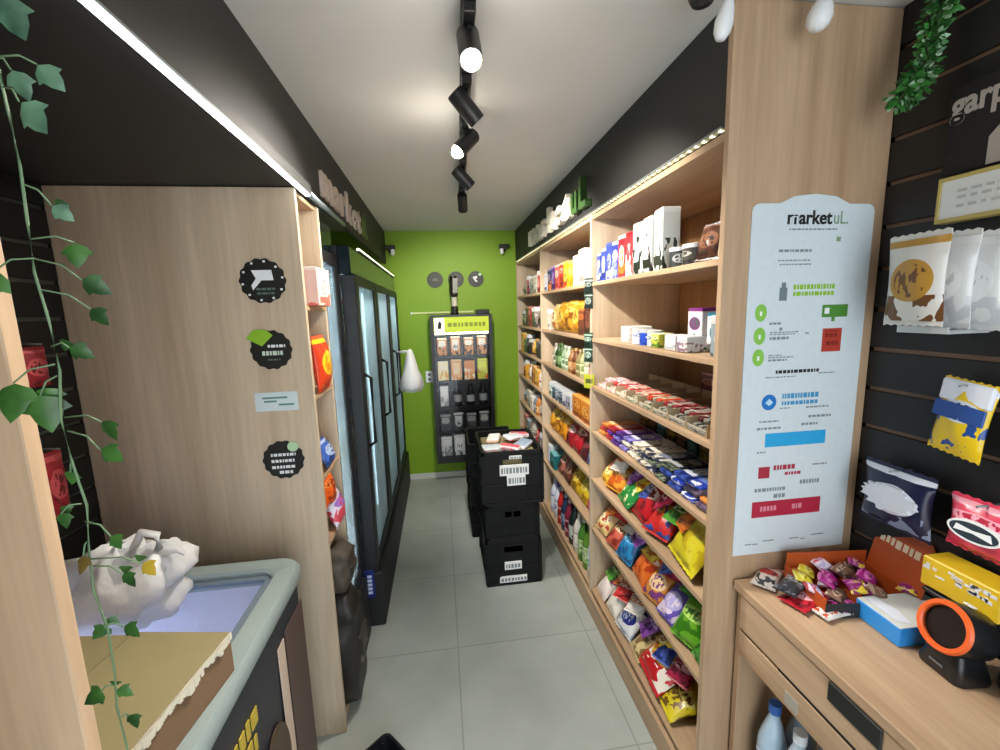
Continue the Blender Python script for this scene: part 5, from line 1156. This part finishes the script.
b.prism(pts, -.031, -.022).build('white_burst', plain('burst_white', 'dfe6f0', .4), o)
MB().tube([(0, .034, .155), (0, -.03, .155)], .0025).build('wire_hook', GREYM, o)
o = bag_obj('snack_packet', .13, .125, .05, ('d8405c', 'e8a0b0', 'b02440'), 2, True); nput(o, (SWX-.035, .705, 1.04), (0, 0, -PI/2), 'pink packet with a dark oval emblem, above the yellow carton', 'packet')
MB().prism([(.048*math.cos(a), .060+.024*math.sin(a)) for a in [2*PI*i/28 for i in range(28)]], -.030, -.022).build('white_oval', PAPER, o)
MB().prism([(.043*math.cos(a), .060+.019*math.sin(a)) for a in [2*PI*i/28 for i in range(28)]], -.031, -.030).build('dark_oval', plain('oval_dark', '2c3a44', .4), o)
MB().prism([(-.034, .054), (.0, .058), (.034, .052), (.03, .068), (.0, .064), (-.03, .068)], -.032, -.031).build('white_mark', PAPER, o)
MB().tube([(0, .034, .118), (0, -.03, .118)], .0025).build('wire_hook', GREYM, o)
t = thing('yellow_carton', 'yellow carton with white mottled print under the pink packet', 'carton', (SWX-.045, .705, .937))
MB().box(-.035, .035, -.07, .075, 0, .07, bev=.003).build('body', plain('carton_yellow', 'd8b424', .4), t)
b = MB(); q = random.Random(14)
for i in range(26):
    y = q.uniform(-.065, .06); z = q.uniform(.03, .06); b.box(-.0358, -.035, y, y+q.uniform(.006, .014), z, z+q.uniform(.004, .010))
b.build('mottled_print', plain('print_white', 'd8d8dc', .5), t)
t = thing('carton_bracket', 'small black bracket carrying the yellow carton on the slat wall', 'bracket', (SWX, .705, .93)); MB().box(-.085, .005, -.06, .065, -.004, .004, bev=.001).box(-.003, .005, -.06, .065, -.03, .004).build('plate', BLKPL, t)
# ---------------------------------------------------------------- daylight, camera, view
w = bpy.data.worlds.new('daylight'); SC.world = w; w.use_nodes = True
bg = w.node_tree.nodes['Background']; bg.inputs['Color'].default_value = (.88, .95, 1.0, 1); bg.inputs['Strength'].default_value = SKY
pl = bpy.data.lights.new('shopfront_daylight', 'AREA'); pl.shape = 'RECTANGLE'; pl.size = 2.3; pl.size_y = 2.25; pl.cycles.is_portal = True
po = bpy.data.objects.new('shopfront_daylight', pl); COL.objects.link(po); po.location = (0, YF+.01, 1.15); po.rotation_euler = (PI/2, 0, 0)
cam = bpy.data.cameras.new('camera'); cam.sensor_width = 36; cam.lens = 36*427.6/1000; cam.clip_start = .02
co = bpy.data.objects.new('camera', cam); COL.objects.link(co)
yaw, pitch, roll = .1342, .1521, -.0293
fw = Vector((math.sin(yaw)*math.cos(pitch), math.cos(yaw)*math.cos(pitch), -math.sin(pitch)))
rt = Vector((math.cos(yaw), -math.sin(yaw), 0)); up = rt.cross(fw)
R_ = rt*math.cos(roll)+up*math.sin(roll); U_ = up*math.cos(roll)-rt*math.sin(roll)
co.matrix_world = Matrix(((R_.x, U_.x, -fw.x, 0), (R_.y, U_.y, -fw.y, 0), (R_.z, U_.z, -fw.z, 1.6), (0, 0, 0, 1)))
SC.camera = co
SC.view_settings.view_transform = 'Standard'; SC.view_settings.look = 'None'; SC.view_settings.gamma = 1; SC.view_settings.use_curve_mapping = False
SC.view_settings.exposure = EXPO
SC.cycles.max_bounces = 10; SC.cycles.transparent_max_bounces = 16; SC.cycles.sample_clamp_indirect = 6
